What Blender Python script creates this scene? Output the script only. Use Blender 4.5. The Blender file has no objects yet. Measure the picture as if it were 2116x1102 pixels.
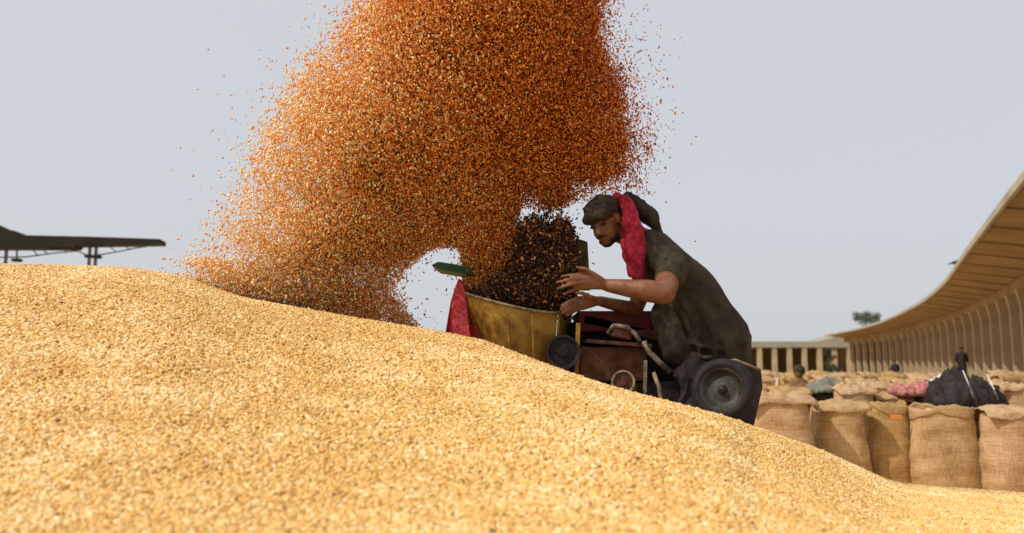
import bpy, bmesh, math, random
import numpy as np
from mathutils import Vector, Matrix, noise as mnoise

random.seed(7)
rng = np.random.default_rng(7)
PI = math.pi
scene = bpy.context.scene
COL = scene.collection

# ------------------------------------------------------------------ camera
CAMZ = 1.44
FPX = 1646.0
TH = math.atan(209 / FPX)
cam_d = bpy.data.cameras.new('camera')
cam_d.lens = 36 * FPX / 2116
cam_d.clip_start = 0.05
cam_d.clip_end = 3000
cam_d.dof.use_dof = True
cam_d.dof.focus_distance = 3.9
cam_d.dof.aperture_fstop = 2.1
cam = bpy.data.objects.new('camera', cam_d)
COL.objects.link(cam)
cam.location = (0, 0, CAMZ)
cam.rotation_euler = (PI / 2 + TH, 0, 0)
scene.camera = cam

# ------------------------------------------------------------------ world, sun, exposure
SUN = Vector((-0.62, -0.26, 0.74)).normalized()      # towards the sun
world = bpy.data.worlds.new('World')
scene.world = world
world.use_nodes = True
wn = world.node_tree
wn.nodes.clear()
sky = wn.nodes.new('ShaderNodeTexSky')
sky.sky_type = 'NISHITA'
sky.sun_disc = False
sky.sun_elevation = math.asin(SUN.z)
sky.sun_rotation = math.atan2(SUN.x, SUN.y)
sky.dust_density = 6.0
sky.air_density = 1.0
sky.ozone_density = 1.0
mixw = wn.nodes.new('ShaderNodeMix')
mixw.data_type = 'RGBA'
mixw.inputs[0].default_value = 0.80
mixw.inputs[7].default_value = (7.7, 7.95, 8.4, 1)      # dust-laden pale air
bgn = wn.nodes.new('ShaderNodeBackground')
bgn.inputs[1].default_value = 0.095
won = wn.nodes.new('ShaderNodeOutputWorld')
wn.links.new(sky.outputs[0], mixw.inputs[6])
wn.links.new(mixw.outputs[2], bgn.inputs[0])
wn.links.new(bgn.outputs[0], won.inputs[0])

sun_d = bpy.data.lights.new('sun', 'SUN')
sun_d.energy = 3.55
sun_d.angle = math.radians(0.6)
sun_d.color = (1.0, 0.93, 0.82)
sun_o = bpy.data.objects.new('sun', sun_d)
COL.objects.link(sun_o)
sun_o.rotation_euler = (-SUN).to_track_quat('-Z', 'Y').to_euler()

scene.view_settings.view_transform = 'Standard'
scene.view_settings.look = 'None'
scene.view_settings.gamma = 1
scene.view_settings.exposure = 0.0
scene.view_settings.use_curve_mapping = False
scene.cycles.max_bounces = 6
scene.cycles.diffuse_bounces = 3
scene.cycles.glossy_bounces = 2
scene.cycles.transmission_bounces = 2
scene.cycles.caustics_reflective = False
scene.cycles.caustics_refractive = False


def P(px, py, d):
    """world point seen in the direction of photo pixel (px,py), at distance y = d"""
    a = (px - 1058) / FPX
    b = (551 - py) / FPX
    y = math.cos(TH) - b * math.sin(TH)
    z = b * math.cos(TH) + math.sin(TH)
    k = d / y
    return Vector((a * k, d, CAMZ + z * k))


# ------------------------------------------------------------------ tagging and linking
def tag(o, label=None, cat=None, group=None, kind=None):
    if label: o['label'] = label
    if cat: o['category'] = cat
    if group: o['group'] = group
    if kind: o['kind'] = kind
    return o


def empty(name, loc, label, cat, group=None):
    o = bpy.data.objects.new(name, None)
    o.empty_display_size = 0.1
    COL.objects.link(o)
    o.location = loc
    return tag(o, label, cat, group)


def link(name, me, mat=None, parent=None, smooth=True):
    o = bpy.data.objects.new(name, me)
    COL.objects.link(o)
    if mat: me.materials.append(mat)
    if smooth:
        me.polygons.foreach_set('use_smooth', [True] * len(me.polygons))
    if parent is not None:
        o.parent = parent
        o.matrix_parent_inverse = Matrix.Translation(-parent.location)
    return o


class MB:
    """collects shapes into one mesh"""
    def __init__(s):
        s.bm = bmesh.new()

    def box(s, c, size, rot=None, bevel=0.0):
        r = bmesh.ops.create_cube(s.bm, size=1)
        vs = r['verts']
        M = Matrix.Translation(Vector(c)) @ (rot.to_4x4() if rot is not None else Matrix.Identity(4)) @ Matrix.Diagonal((*size, 1))
        bmesh.ops.transform(s.bm, matrix=M, verts=vs)
        if bevel:
            es = list({e for v in vs for e in v.link_edges})
            bmesh.ops.bevel(s.bm, geom=es, offset=bevel, segments=2, affect='EDGES', profile=0.6)
        return s

    def bar(s, a, b, w, h=None, bevel=0.0):
        a, b = Vector(a), Vector(b)
        h = h or w
        d = b - a
        q = d.to_track_quat('Z', 'Y').to_matrix()
        return s.box((a + b) / 2, (w, h, d.length), q, bevel)

    def tube(s, pts, r, seg=8):
        pts = [Vector(p) for p in pts]
        rs = r if isinstance(r, (list, tuple)) else [r] * len(pts)
        rings = []
        for i, p in enumerate(pts):
            t = (pts[min(i + 1, len(pts) - 1)] - pts[max(i - 1, 0)]).normalized()
            up = Vector((0, 0, 1)) if abs(t.z) < 0.9 else Vector((0, 1, 0))
            x = t.cross(up).normalized()
            y = t.cross(x)
            rings.append([s.bm.verts.new(p + (x * math.cos(2 * PI * k / seg) + y * math.sin(2 * PI * k / seg)) * rs[i]) for k in range(seg)])
        for i in range(len(rings) - 1):
            for k in range(seg):
                s.bm.faces.new((rings[i][k], rings[i][(k + 1) % seg], rings[i + 1][(k + 1) % seg], rings[i + 1][k]))
        s.bm.faces.new(rings[0][::-1])
        s.bm.faces.new(rings[-1])
        return s

    def lathe(s, c, axis, prof, seg=32, closed=False):
        """prof: (radius, offset along axis)"""
        c = Vector(c)
        q = Vector(axis).to_track_quat('Z', 'Y')
        rings = []
        for r, h in prof:
            rings.append([s.bm.verts.new(c + q @ Vector((r * math.cos(2 * PI * k / seg), r * math.sin(2 * PI * k / seg), h))) for k in range(seg)])
        n = len(rings)
        for i in range(n if closed else n - 1):
            A, B = rings[i], rings[(i + 1) % n]
            for k in range(seg):
                s.bm.faces.new((A[k], A[(k + 1) % seg], B[(k + 1) % seg], B[k]))
        return s

    def prism(s, poly, thick):
        """polygon (world points) pushed along thick vector"""
        t = Vector(thick)
        a = [s.bm.verts.new(Vector(p)) for p in poly]
        b = [s.bm.verts.new(Vector(p) + t) for p in poly]
        s.bm.faces.new(a)
        s.bm.faces.new(b[::-1])
        for i in range(len(a)):
            j = (i + 1) % len(a)
            s.bm.faces.new((a[j], a[i], b[i], b[j]))
        return s

    def cone(s, a, b, ra, rb, seg=14):
        """capsule piece with round ends, for bodies that are remeshed"""
        a, b = Vector(a), Vector(b)
        d = b - a
        L = d.length
        if L < 1e-6:
            return s.ball(a, ra)
        q = d.to_track_quat('Z', 'Y')
        prof = []
        for k in range(0, 5):
            an = PI / 2 * k / 4
            prof.append((max(1e-4, ra * math.sin(an)), -ra * math.cos(an)))
        for k in range(0, 5):
            an = PI / 2 * (1 - k / 4)
            prof.append((max(1e-4, rb * math.sin(an)), L + rb * math.cos(an)))
        rings = []
        for r, h in prof:
            rings.append([s.bm.verts.new(a + q @ Vector((r * math.cos(2 * PI * i / seg), r * math.sin(2 * PI * i / seg), h))) for i in range(seg)])
        for i in range(len(rings) - 1):
            for k in range(seg):
                s.bm.faces.new((rings[i][k], rings[i][(k + 1) % seg], rings[i + 1][(k + 1) % seg], rings[i + 1][k]))
        s.bm.faces.new(rings[0][::-1]); s.bm.faces.new(rings[-1])
        return s

    def ball(s, c, r, M=None):
        """r scalar or 3 radii along axes of M"""
        rr = (r, r, r) if not hasattr(r, '__len__') else r
        vs = bmesh.ops.create_uvsphere(s.bm, u_segments=18, v_segments=12, radius=1)['verts']
        T = Matrix.Translation(Vector(c)) @ (M.to_4x4() if M is not None else Matrix.Identity(4)) @ Matrix.Diagonal((*rr, 1))
        bmesh.ops.transform(s.bm, matrix=T, verts=vs)
        return s

    def mesh(s, name):
        bmesh.ops.recalc_face_normals(s.bm, faces=s.bm.faces)
        me = bpy.data.meshes.new(name)
        s.bm.to_mesh(me)
        s.bm.free()
        return me

    def build(s, name, mat, parent=None, smooth=False):
        return link(name, s.mesh(name), mat, parent, smooth)


# ------------------------------------------------------------------ materials
def mat_new(name):
    m = bpy.data.materials.new(name)
    m.use_nodes = True
    nt = m.node_tree
    b = nt.nodes['Principled BSDF']
    return m, nt, b


def ramp(nt, stops):
    r = nt.nodes.new('ShaderNodeValToRGB')
    el = r.color_ramp.elements
    while len(el) > 1: el.remove(el[-1])
    el[0].position, el[0].color = stops[0][0], (*stops[0][1], 1)
    for p, c in stops[1:]:
        e = el.new(p); e.color = (*c, 1)
    return r


def noisy(name, c1, c2, scale=8, rough=0.8, bump=0.3, bscale=None, metal=0.0, detail=5, dist=0.01, coords='Object', stops=None):
    m, nt, b = mat_new(name)
    tc = nt.nodes.new('ShaderNodeTexCoord')
    n = nt.nodes.new('ShaderNodeTexNoise')
    n.inputs['Scale'].default_value = scale
    n.inputs['Detail'].default_value = detail
    n.inputs['Roughness'].default_value = 0.6
    nt.links.new(tc.outputs[coords], n.inputs['Vector'])
    r = ramp(nt, stops or [(0.35, c1), (0.65, c2)])
    nt.links.new(n.outputs['Fac'], r.inputs[0])
    nt.links.new(r.outputs[0], b.inputs['Base Color'])
    b.inputs['Roughness'].default_value = rough
    b.inputs['Metallic'].default_value = metal
    b.inputs['Specular IOR Level'].default_value = 0.3
    if bump:
        n2 = nt.nodes.new('ShaderNodeTexNoise')
        n2.inputs['Scale'].default_value = bscale or scale * 4
        n2.inputs['Detail'].default_value = 6
        nt.links.new(tc.outputs[coords], n2.inputs['Vector'])
        bu = nt.nodes.new('ShaderNodeBump')
        bu.inputs['Strength'].default_value = bump
        bu.inputs['Distance'].default_value = dist
        nt.links.new(n2.outputs['Fac'], bu.inputs['Height'])
        nt.links.new(bu.outputs[0], b.inputs['Normal'])
    return m


def grain_mat(name, stops, rough=0.5, trans=0.0):
    m, nt, b = mat_new(name)
    oi = nt.nodes.new('ShaderNodeObjectInfo')
    at = nt.nodes.new('ShaderNodeAttribute'); at.attribute_type = 'INSTANCER'; at.attribute_name = 'tint'
    ma = nt.nodes.new('ShaderNodeMath'); ma.operation = 'ADD'; ma.use_clamp = True
    r = ramp(nt, stops)
    nt.links.new(oi.outputs['Random'], ma.inputs[0]); nt.links.new(at.outputs['Fac'], ma.inputs[1])
    nt.links.new(ma.outputs[0], r.inputs[0])
    nt.links.new(r.outputs[0], b.inputs['Base Color'])
    b.inputs['Roughness'].default_value = rough
    b.inputs['Specular IOR Level'].default_value = 0.35
    if trans:
        t = nt.nodes.new('ShaderNodeBsdfTranslucent')
        nt.links.new(r.outputs[0], t.inputs[0])
        mx = nt.nodes.new('ShaderNodeMixShader')
        mx.inputs[0].default_value = trans
        nt.links.new(b.outputs[0], mx.inputs[1])
        nt.links.new(t.outputs[0], mx.inputs[2])
        nt.links.new(mx.outputs[0], nt.nodes['Material Output'].inputs[0])
    return m


M_grain = grain_mat('wheat_grain', [(0.0, (0.14, 0.06, 0.02)), (0.012, (0.34, 0.17, 0.04)), (0.10, (0.60, 0.33, 0.085)),
                                    (0.45, (0.71, 0.42, 0.115)), (0.8, (0.77, 0.51, 0.175)), (1.0, (0.86, 0.69, 0.38))], 0.45)
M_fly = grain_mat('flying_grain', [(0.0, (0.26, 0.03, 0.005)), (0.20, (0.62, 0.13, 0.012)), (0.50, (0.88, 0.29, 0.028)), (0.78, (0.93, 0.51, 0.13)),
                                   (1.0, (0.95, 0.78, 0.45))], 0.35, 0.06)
M_chaff = grain_mat('shade_toned_chaff', [(0.0, (0.010, 0.006, 0.005)), (0.5, (0.05, 0.020, 0.012)), (0.82, (0.13, 0.05, 0.018)), (0.9, (0.42, 0.16, 0.04)), (1.0, (0.7, 0.34, 0.10))], 0.7)  # dark browns carry the shade on the hopper spray

# surface below the loose grains
M_heap, nt, b = mat_new('packed_grain')
tc = nt.nodes.new('ShaderNodeTexCoord')
vo = nt.nodes.new('ShaderNodeTexVoronoi')
vo.inputs['Scale'].default_value = 85
vo.inputs['Randomness'].default_value = 1
nt.links.new(tc.outputs['Object'], vo.inputs['Vector'])
sp = nt.nodes.new('ShaderNodeSeparateColor')
nt.links.new(vo.outputs['Color'], sp.inputs[0])
r = ramp(nt, [(0.0, (0.30, 0.15, 0.04)), (0.06, (0.58, 0.33, 0.08)), (0.3, (0.67, 0.39, 0.105)), (0.8, (0.74, 0.48, 0.155)), (1, (0.88, 0.70, 0.36))])
nt.links.new(sp.outputs[0], r.inputs[0])
nt.links.new(r.outputs[0], b.inputs['Base Color'])
b.inputs['Roughness'].default_value = 0.7
bu = nt.nodes.new('ShaderNodeBump')
bu.invert = True
bu.inputs['Strength'].default_value = 0.9
bu.inputs['Distance'].default_value = 0.006
nt.links.new(vo.outputs['Distance'], bu.inputs['Height'])
nt.links.new(bu.outputs[0], b.inputs['Normal'])

M_ground = noisy('dusty_ground', (0.50, 0.34, 0.18), (0.66, 0.47, 0.26), 0.6, 0.95, 0.4, 30)
M_skin = noisy('brown_skin', (0.135, 0.052, 0.026), (0.235, 0.10, 0.05), 16, 0.42, 0.15, 90, dist=0.003)
M_shirt = noisy('olive_shirt_cloth', (0.020, 0.014, 0.010), (0.058, 0.046, 0.028), 9, 0.92, 0.5, 260, dist=0.002)
M_trouser = noisy('dark_trouser_cloth', (0.014, 0.010, 0.010), (0.036, 0.027, 0.024), 10, 0.9, 0.4, 200, dist=0.002)
M_scarf = noisy('crimson_scarf_cloth', (0.16, 0.005, 0.014), (0.46, 0.02, 0.055), 22, 0.85, 0.5, 160, dist=0.003)
M_cap = noisy('dark_cap_cloth', (0.012, 0.009, 0.008), (0.055, 0.036, 0.02), 26, 0.85, 0.4, 150, dist=0.003)
M_hair = noisy('black_hair', (0.008, 0.006, 0.006), (0.02, 0.015, 0.012), 60, 0.6, 0.6, 200, dist=0.004)
M_eye = noisy('dark_eye', (0.01, 0.008, 0.008), (0.02, 0.015, 0.015), 5, 0.2, 0)
M_yellow = noisy('yellow_machine_paint', (0.42, 0.24, 0.022), (0.26, 0.12, 0.018), 12, 0.5, 0.35, 50, stops=[(0.28, (0.10, 0.035, 0.012)), (0.46, (0.27, 0.14, 0.018)), (0.75, (0.42, 0.26, 0.04))])
M_olive = noisy('olive_machine_paint', (0.045, 0.04, 0.012), (0.10, 0.085, 0.02), 12, 0.6, 0.3, 50)
M_red = noisy('red_machine_paint', (0.40, 0.008, 0.010), (0.24, 0.008, 0.012), 9, 0.45, 0.3, 50)
M_dred = noisy('dark_red_grimy_paint', (0.05, 0.005, 0.006), (0.13, 0.010, 0.012), 14, 0.6, 0.4, 60)
M_green = noisy('green_paint', (0.01, 0.09, 0.04), (0.02, 0.05, 0.02), 30, 0.5, 0.2, 50)
M_rust = noisy('rusty_brown_paint', (0.045, 0.017, 0.009), (0.15, 0.05, 0.02), 16, 0.7, 0.5, 70)
M_dsteel = noisy('dark_grimy_steel', (0.012, 0.008, 0.009), (0.034, 0.022, 0.02), 14, 0.6, 0.4, 60)
M_steel = noisy('worn_pale_steel', (0.06, 0.042, 0.028), (0.30, 0.25, 0.19), 20, 0.45, 0.3, 90, metal=0.2)
M_rim = noisy('grey_green_rim', (0.016, 0.015, 0.011), (0.05, 0.046, 0.034), 22, 0.5, 0.3, 90)
M_rubber = noisy('worn_black_rubber', (0.008, 0.006, 0.007), (0.022, 0.015, 0.018), 25, 0.75, 0.4, 120)
M_lip = noisy('scuffed_lip', (0.34, 0.27, 0.16), (0.12, 0.08, 0.05), 30, 0.5, 0.3, 100)
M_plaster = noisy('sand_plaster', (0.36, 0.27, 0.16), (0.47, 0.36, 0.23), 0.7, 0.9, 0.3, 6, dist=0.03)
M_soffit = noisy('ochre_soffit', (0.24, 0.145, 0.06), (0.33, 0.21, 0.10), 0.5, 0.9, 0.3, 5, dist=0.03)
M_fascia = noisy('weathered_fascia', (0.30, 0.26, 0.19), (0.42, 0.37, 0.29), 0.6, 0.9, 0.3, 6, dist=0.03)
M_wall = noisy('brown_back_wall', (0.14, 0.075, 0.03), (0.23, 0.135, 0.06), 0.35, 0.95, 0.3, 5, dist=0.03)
M_farwall = noisy('grey_green_plaster', (0.26, 0.25, 0.19), (0.33, 0.31, 0.24), 0.3, 0.9, 0.2, 4, dist=0.03)
M_dark = noisy('dark_roof_steel', (0.012, 0.010, 0.009), (0.022, 0.018, 0.016), 0.8, 0.9, 0.3, 9, dist=0.03)
M_truss = noisy('grey_truss_steel', (0.10, 0.095, 0.09), (0.16, 0.15, 0.14), 2, 0.7, 0)
M_leaf = noisy('dusty_leaves', (0.035, 0.055, 0.018), (0.08, 0.10, 0.04), 1.5, 0.8, 0.2, 20)
M_bark = noisy('grey_bark', (0.10, 0.075, 0.05), (0.17, 0.13, 0.09), 3, 0.9, 0.5, 20)
M_pink = noisy('faded_red_cloth', (0.24, 0.045, 0.045), (0.50, 0.24, 0.20), 14, 0.9, 0.5, 60, dist=0.01)
M_tarp = noisy('black_tarpaulin', (0.010, 0.007, 0.007), (0.04, 0.026, 0.024), 9, 0.8, 0.9, 25, dist=0.02)
M_tarpg = noisy('grey_green_tarpaulin', (0.10, 0.105, 0.085), (0.19, 0.185, 0.15), 6, 0.7, 0.5, 25, dist=0.02)
M_white = noisy('pale_strap', (0.5, 0.48, 0.45), (0.7, 0.68, 0.66), 20, 0.7, 0)
M_wood = noisy('old_wood', (0.13, 0.075, 0.035), (0.22, 0.14, 0.07), 8, 0.9, 0.5, 40)
M_browncloth = noisy('brown_cloth', (0.11, 0.05, 0.02), (0.2, 0.10, 0.045), 9, 0.9, 0.5, 60)


def burlap(name, ca, cb):
    m, nt, b = mat_new(name)
    tc = nt.nodes.new('ShaderNodeTexCoord')
    n = nt.nodes.new('ShaderNodeTexNoise')
    n.inputs['Scale'].default_value = 4.5
    n.inputs['Detail'].default_value = 7
    nt.links.new(tc.outputs['Object'], n.inputs['Vector'])
    r = ramp(nt, [(0.3, ca), (0.7, cb)])
    nt.links.new(n.outputs['Fac'], r.inputs[0])
    # threads: fine horizontal and vertical bands, irregular
    mp = nt.nodes.new('ShaderNodeMapping')
    mp.inputs['Scale'].default_value = (6, 6, 70)
    nt.links.new(tc.outputs['Object'], mp.inputs[0])
    n2 = nt.nodes.new('ShaderNodeTexNoise')
    n2.inputs['Scale'].default_value = 1.0
    n2.inputs['Detail'].default_value = 4
    nt.links.new(mp.outputs[0], n2.inputs['Vector'])
    mp3 = nt.nodes.new('ShaderNodeMapping')
    mp3.inputs['Scale'].default_value = (90, 90, 8)
    nt.links.new(tc.outputs['Object'], mp3.inputs[0])
    n3 = nt.nodes.new('ShaderNodeTexNoise')
    n3.inputs['Scale'].default_value = 1.0
    nt.links.new(mp3.outputs[0], n3.inputs['Vector'])
    ad = nt.nodes.new('ShaderNodeMath'); ad.operation = 'ADD'
    nt.links.new(n2.outputs['Fac'], ad.inputs[0]); nt.links.new(n3.outputs['Fac'], ad.inputs[1])
    mx = nt.nodes.new('ShaderNodeMix'); mx.data_type = 'RGBA'; mx.blend_type = 'MULTIPLY'
    mx.inputs[0].default_value = 0.75
    r2 = ramp(nt, [(0.38, (0.55, 0.48, 0.4)), (0.6, (1, 1, 1))])
    hf = nt.nodes.new('ShaderNodeMath'); hf.operation = 'MULTIPLY'; hf.inputs[1].default_value = 0.5
    nt.links.new(ad.outputs[0], hf.inputs[0]); nt.links.new(hf.outputs[0], r2.inputs[0])
    nt.links.new(r.outputs[0], mx.inputs[6]); nt.links.new(r2.outputs[0], mx.inputs[7])
    nt.links.new(mx.outputs[2], b.inputs['Base Color'])
    b.inputs['Roughness'].default_value = 0.95
    b.inputs['Specular IOR Level'].default_value = 0.1
    bu = nt.nodes.new('ShaderNodeBump'); bu.inputs['Strength'].default_value = 0.8; bu.inputs['Distance'].default_value = 0.012
    nt.links.new(ad.outputs[0], bu.inputs['Height']); nt.links.new(bu.outputs[0], b.inputs['Normal'])
    return m


M_burlap = burlap('tan_burlap', (0.44, 0.29, 0.14), (0.60, 0.42, 0.23))
M_burlap2 = burlap('pinkish_burlap', (0.48, 0.31, 0.17), (0.62, 0.43, 0.26))
M_burlap3 = burlap('ochre_burlap', (0.40, 0.25, 0.10), (0.55, 0.37, 0.17))

# ------------------------------------------------------------------ ground
g = MB()
gv = [g.bm.verts.new(p) for p in ((-1500, -300, 0), (1500, -300, 0), (1500, 2500, 0), (-1500, 2500, 0))]
g.bm.faces.new(gv)
tag(g.build('ground', M_ground), kind='structure')

# ------------------------------------------------------------------ the grain heap
CREST = [(-900, 560, 5.6), (0, 549, 5.0), (250, 556, 4.8), (370, 573, 4.6), (500, 618, 4.3), (700, 655, 4.0), (900, 688, 3.7), (1000, 706, 3.5),
         (1100, 745, 3.3), (1200, 782, 3.15), (1300, 812, 3.1), (1400, 838, 3.1), (1500, 864, 3.2), (1600, 898, 3.7), (1700, 935, 4.9), (1790, 976, 6.8),
         (1850, 1002, 8.0), (1950, 1008, 8.5), (2116, 1022, 8.6), (2700, 1040, 8.6)]
_u, _s, _d = [], [], []
for px, py, dd in CREST:
    p = P(px, py, 1.0)
    _u.append(p.x); _s.append(p.z - CAMZ); _d.append(dd)
uu = np.linspace(-1.4, 1.4, 561)
ss = np.interp(uu, _u, _s)
dc_ = np.interp(uu, _u, _d)
ker = np.hanning(13); ker /= ker.sum()
pad = lambda a: np.convolve(np.pad(a, 6, 'edge'), ker, 'valid')
ss, dc_ = pad(ss), pad(dc_)
D0, S0 = 1.3, -0.245


def smooth_noise(x, y, seed, n=14, f0=1.0, f1=6.0):
    r_ = np.random.default_rng(seed)
    out = np.zeros_like(x)
    for k in range(n):
        f = f0 * (f1 / f0) ** r_.random()
        a = r_.random() * 2 * PI
        out += np.sin((x * math.cos(a) + y * math.sin(a)) * f + r_.random() * 6.28) / f ** 0.8
    return out / n


def heap_z(x, y):
    x = np.asarray(x, float); y = np.asarray(y, float)
    d = np.maximum(y, 0.35)
    u = np.clip(x / d, -1.4, 1.4)
    sc = np.interp(u, uu, ss); dc = np.interp(u, uu, dc_)
    dq = np.minimum(dc, 3.5 + (dc - 3.5) * 0.22)      # the right flank levels out early
    t = np.clip((d - D0) / (dq - D0), 0, 1)
    s = sc + (S0 - sc) * (1 - t) ** 1.7
    z_in = CAMZ + s * d
    z_near = CAMZ + S0 * D0 - 0.22 * (D0 - y)
    e = np.maximum(d - dc, 0)
    drop = 0.62 * (e - 0.22 * (1 - np.exp(-e / 0.22)))
    z = np.where(y < D0, z_near, z_in - drop)
    flat = np.clip((y - 3.5) / 2.5, 0, 1) * np.clip((u - 0.3) / 0.3, 0, 1)
    z = z + smooth_noise(x, y, 3, 16, 3.0, 22.0) * 0.035 * (1 - flat) + smooth_noise(x, y, 5, 20, 20.0, 60.0) * 0.03 * (1 - flat)
    # thin spread of grain on the yard up to the sacks' feet
    edge = np.clip((14.5 - y) / 2.0, 0, 1) * np.clip((11 - np.abs(x - 1)) / 2, 0, 1)
    floor = -0.03 + 0.045 * edge + smooth_noise(x, y, 9, 16, 1.5, 14) * 0.02 * edge
    k = 0.10
    h = np.clip(0.5 + 0.5 * (z - floor) / k, 0, 1)
    return floor * (1 - h) + z * h + k * h * (1 - h)


def height(x, y):
    return float(heap_z(np.array([x]), np.array([y]))[0])


def grid_mesh(name, xs, ys, fz):
    X, Y = np.meshgrid(xs, ys)
    Z = fz(X, Y)
    nx, ny = len(xs), len(ys)
    me = bpy.data.meshes.new(name)
    co = np.stack([X, Y, Z], -1).reshape(-1, 3)
    idx = np.arange(nx * ny).reshape(ny, nx)
    f = np.stack([idx[:-1, :-1], idx[:-1, 1:], idx[1:, 1:], idx[1:, :-1]], -1).reshape(-1, 4)
    me.vertices.add(len(co)); me.vertices.foreach_set('co', co.ravel())
    me.loops.add(f.size); me.loops.foreach_set('vertex_index', f.ravel().astype(np.int32))
    me.polygons.add(len(f))
    me.polygons.foreach_set('loop_start', np.arange(0, f.size, 4, dtype=np.int32))
    me.polygons.foreach_set('loop_total', np.full(len(f), 4, np.int32))
    me.update(calc_edges=True)
    return me


hm = grid_mesh('grain_heap', np.arange(-9, 13.01, 0.055), np.arange(-1.5, 14.8, 0.05), heap_z)
tag(link('grain_heap', hm, M_heap), 'huge sloping heap of loose pale golden wheat filling the foreground', 'grain heap', kind='stuff')


def grain_cloud(name, pts, scl, mat, size=(0.0065, 0.0033, 0.0030), normals=None, sub=2, tint=None):
    """points carry one grain each, set on them by geometry nodes"""
    n = len(pts)
    me = bpy.data.meshes.new(name)
    me.vertices.add(n)
    me.vertices.foreach_set('co', np.asarray(pts, np.float32).ravel())
    a = me.attributes.new('rot', 'FLOAT_VECTOR', 'POINT')
    rt = rng.random((n, 3)) * 2 * PI
    if normals is not None:      # lying roughly flat
        rt[:, 0] = rng.normal(0, 0.35, n); rt[:, 1] = rng.normal(0, 0.45, n)
    a.data.foreach_set('vector', rt.astype(np.float32).ravel())
    a = me.attributes.new('scl', 'FLOAT', 'POINT')
    a.data.foreach_set('value', np.asarray(scl, np.float32))
    if tint is not None:
        a = me.attributes.new('tint', 'FLOAT', 'POINT')
        a.data.foreach_set('value', np.asarray(tint, np.float32))
    me.update()
    o = bpy.data.objects.new(name, me)
    COL.objects.link(o)
    ng = bpy.data.node_groups.new(name + '_nodes', 'GeometryNodeTree')
    ng.interface.new_socket('Geometry', in_out='INPUT', socket_type='NodeSocketGeometry')
    ng.interface.new_socket('Geometry', in_out='OUTPUT', socket_type='NodeSocketGeometry')
    N = ng.nodes
    gi, go = N.new('NodeGroupInput'), N.new('NodeGroupOutput')
    ico = N.new('GeometryNodeMeshIcoSphere'); ico.inputs['Radius'].default_value = 1; ico.inputs['Subdivisions'].default_value = sub
    tf = N.new('GeometryNodeTransform'); tf.inputs['Scale'].default_value = size
    sm = N.new('GeometryNodeSetShadeSmooth')
    st = N.new('GeometryNodeSetMaterial'); st.inputs['Material'].default_value = mat
    iop = N.new('GeometryNodeInstanceOnPoints')
    ar = N.new('GeometryNodeInputNamedAttribute'); ar.data_type = 'FLOAT_VECTOR'; ar.inputs['Name'].default_value = 'rot'
    asc = N.new('GeometryNodeInputNamedAttribute'); asc.data_type = 'FLOAT'; asc.inputs['Name'].default_value = 'scl'
    L = ng.links
    L.new(ico.outputs['Mesh'], tf.inputs['Geometry'])
    L.new(tf.outputs[0], sm.inputs[0]); L.new(sm.outputs[0], st.inputs['Geometry'])
    L.new(gi.outputs[0], iop.inputs['Points']); L.new(st.outputs[0], iop.inputs['Instance'])
    L.new(ar.outputs['Attribute'], iop.inputs['Rotation']); L.new(asc.outputs['Attribute'], iop.inputs['Scale'])
    L.new(iop.outputs[0], go.inputs[0])
    md = o.modifiers.new('grains', 'NODES'); md.node_group = ng
    return o


def _bl(x, y):
    r_ = np.random.default_rng(77); out = np.zeros_like(x)
    for k in range(26):
        f = 3 * 9 ** r_.random(); a = r_.random() * 2 * PI
        out += np.sin((x * math.cos(a) + y * math.sin(a)) * f + r_.random() * 6.28)
    return out / 26 ** 0.5


# loose grains on the heap, thinner the farther away
NH = 380000
dd = 1.0 + (5.6 - 1.0) * rng.random(NH * 2) ** 1.0
keep = rng.random(NH * 2) < (0.35 + 0.65 * np.clip(dd / 2.6, 0, 1)) * np.where(dd > 4, 0.9, 1)
dd = dd[keep][:NH]
u_ = rng.uniform(-0.72, 0.74, len(dd))
x_ = u_ * dd
dc_here = np.interp(u_, uu, dc_)
ok = dd < dc_here + 0.5
x_, y_ = x_[ok], dd[ok]
z_ = heap_z(x_, y_) + 0.0015 + rng.random(len(x_)) * 0.004
sc_ = rng.lognormal(0, 0.16, len(x_)) * (0.95 + 0.05 * y_)
big = rng.random(len(x_)) < 0.02
sc_[big] *= 1.5
sc_ *= 1.06
o = grain_cloud('loose_grain', np.stack([x_, y_, z_], -1), sc_, M_grain, normals=True,
                tint=np.where(rng.random(len(x_)) < 0.0035, -1, np.clip(0.10 + 0.16 * _bl(x_, y_), 0.02, 0.4)))
tag(o, 'single plump wheat grains lying loose all over the foreground heap', 'grain', kind='stuff')
print('heap grains', len(x_))

# ------------------------------------------------------------------ the plume of flying grain
PD = 4.15
POLY = [(950, -360), (1080, -330), (1170, -240), (1215, -120), (1255, 40), (1300, 150), (1318, 250), (1295, 340), (1255, 375), (1215, 392), (1170, 420), (1120, 425), (1085, 418), (1072, 452),  # crown carried up past the frame as added mass shading the core
        (1085, 500), (1070, 560), (1020, 600), (965, 605), (950, 560), (940, 505), (905, 508), (880, 520), (850, 555), (815, 600), (850, 655), (850, 690),
        (700, 662), (500, 622), (385, 585), (398, 548), (438, 490), (490, 405), (540, 315), (595, 230), (668, 140), (735, 60), (785, -20), (830, -120), (870, -260)]


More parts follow.
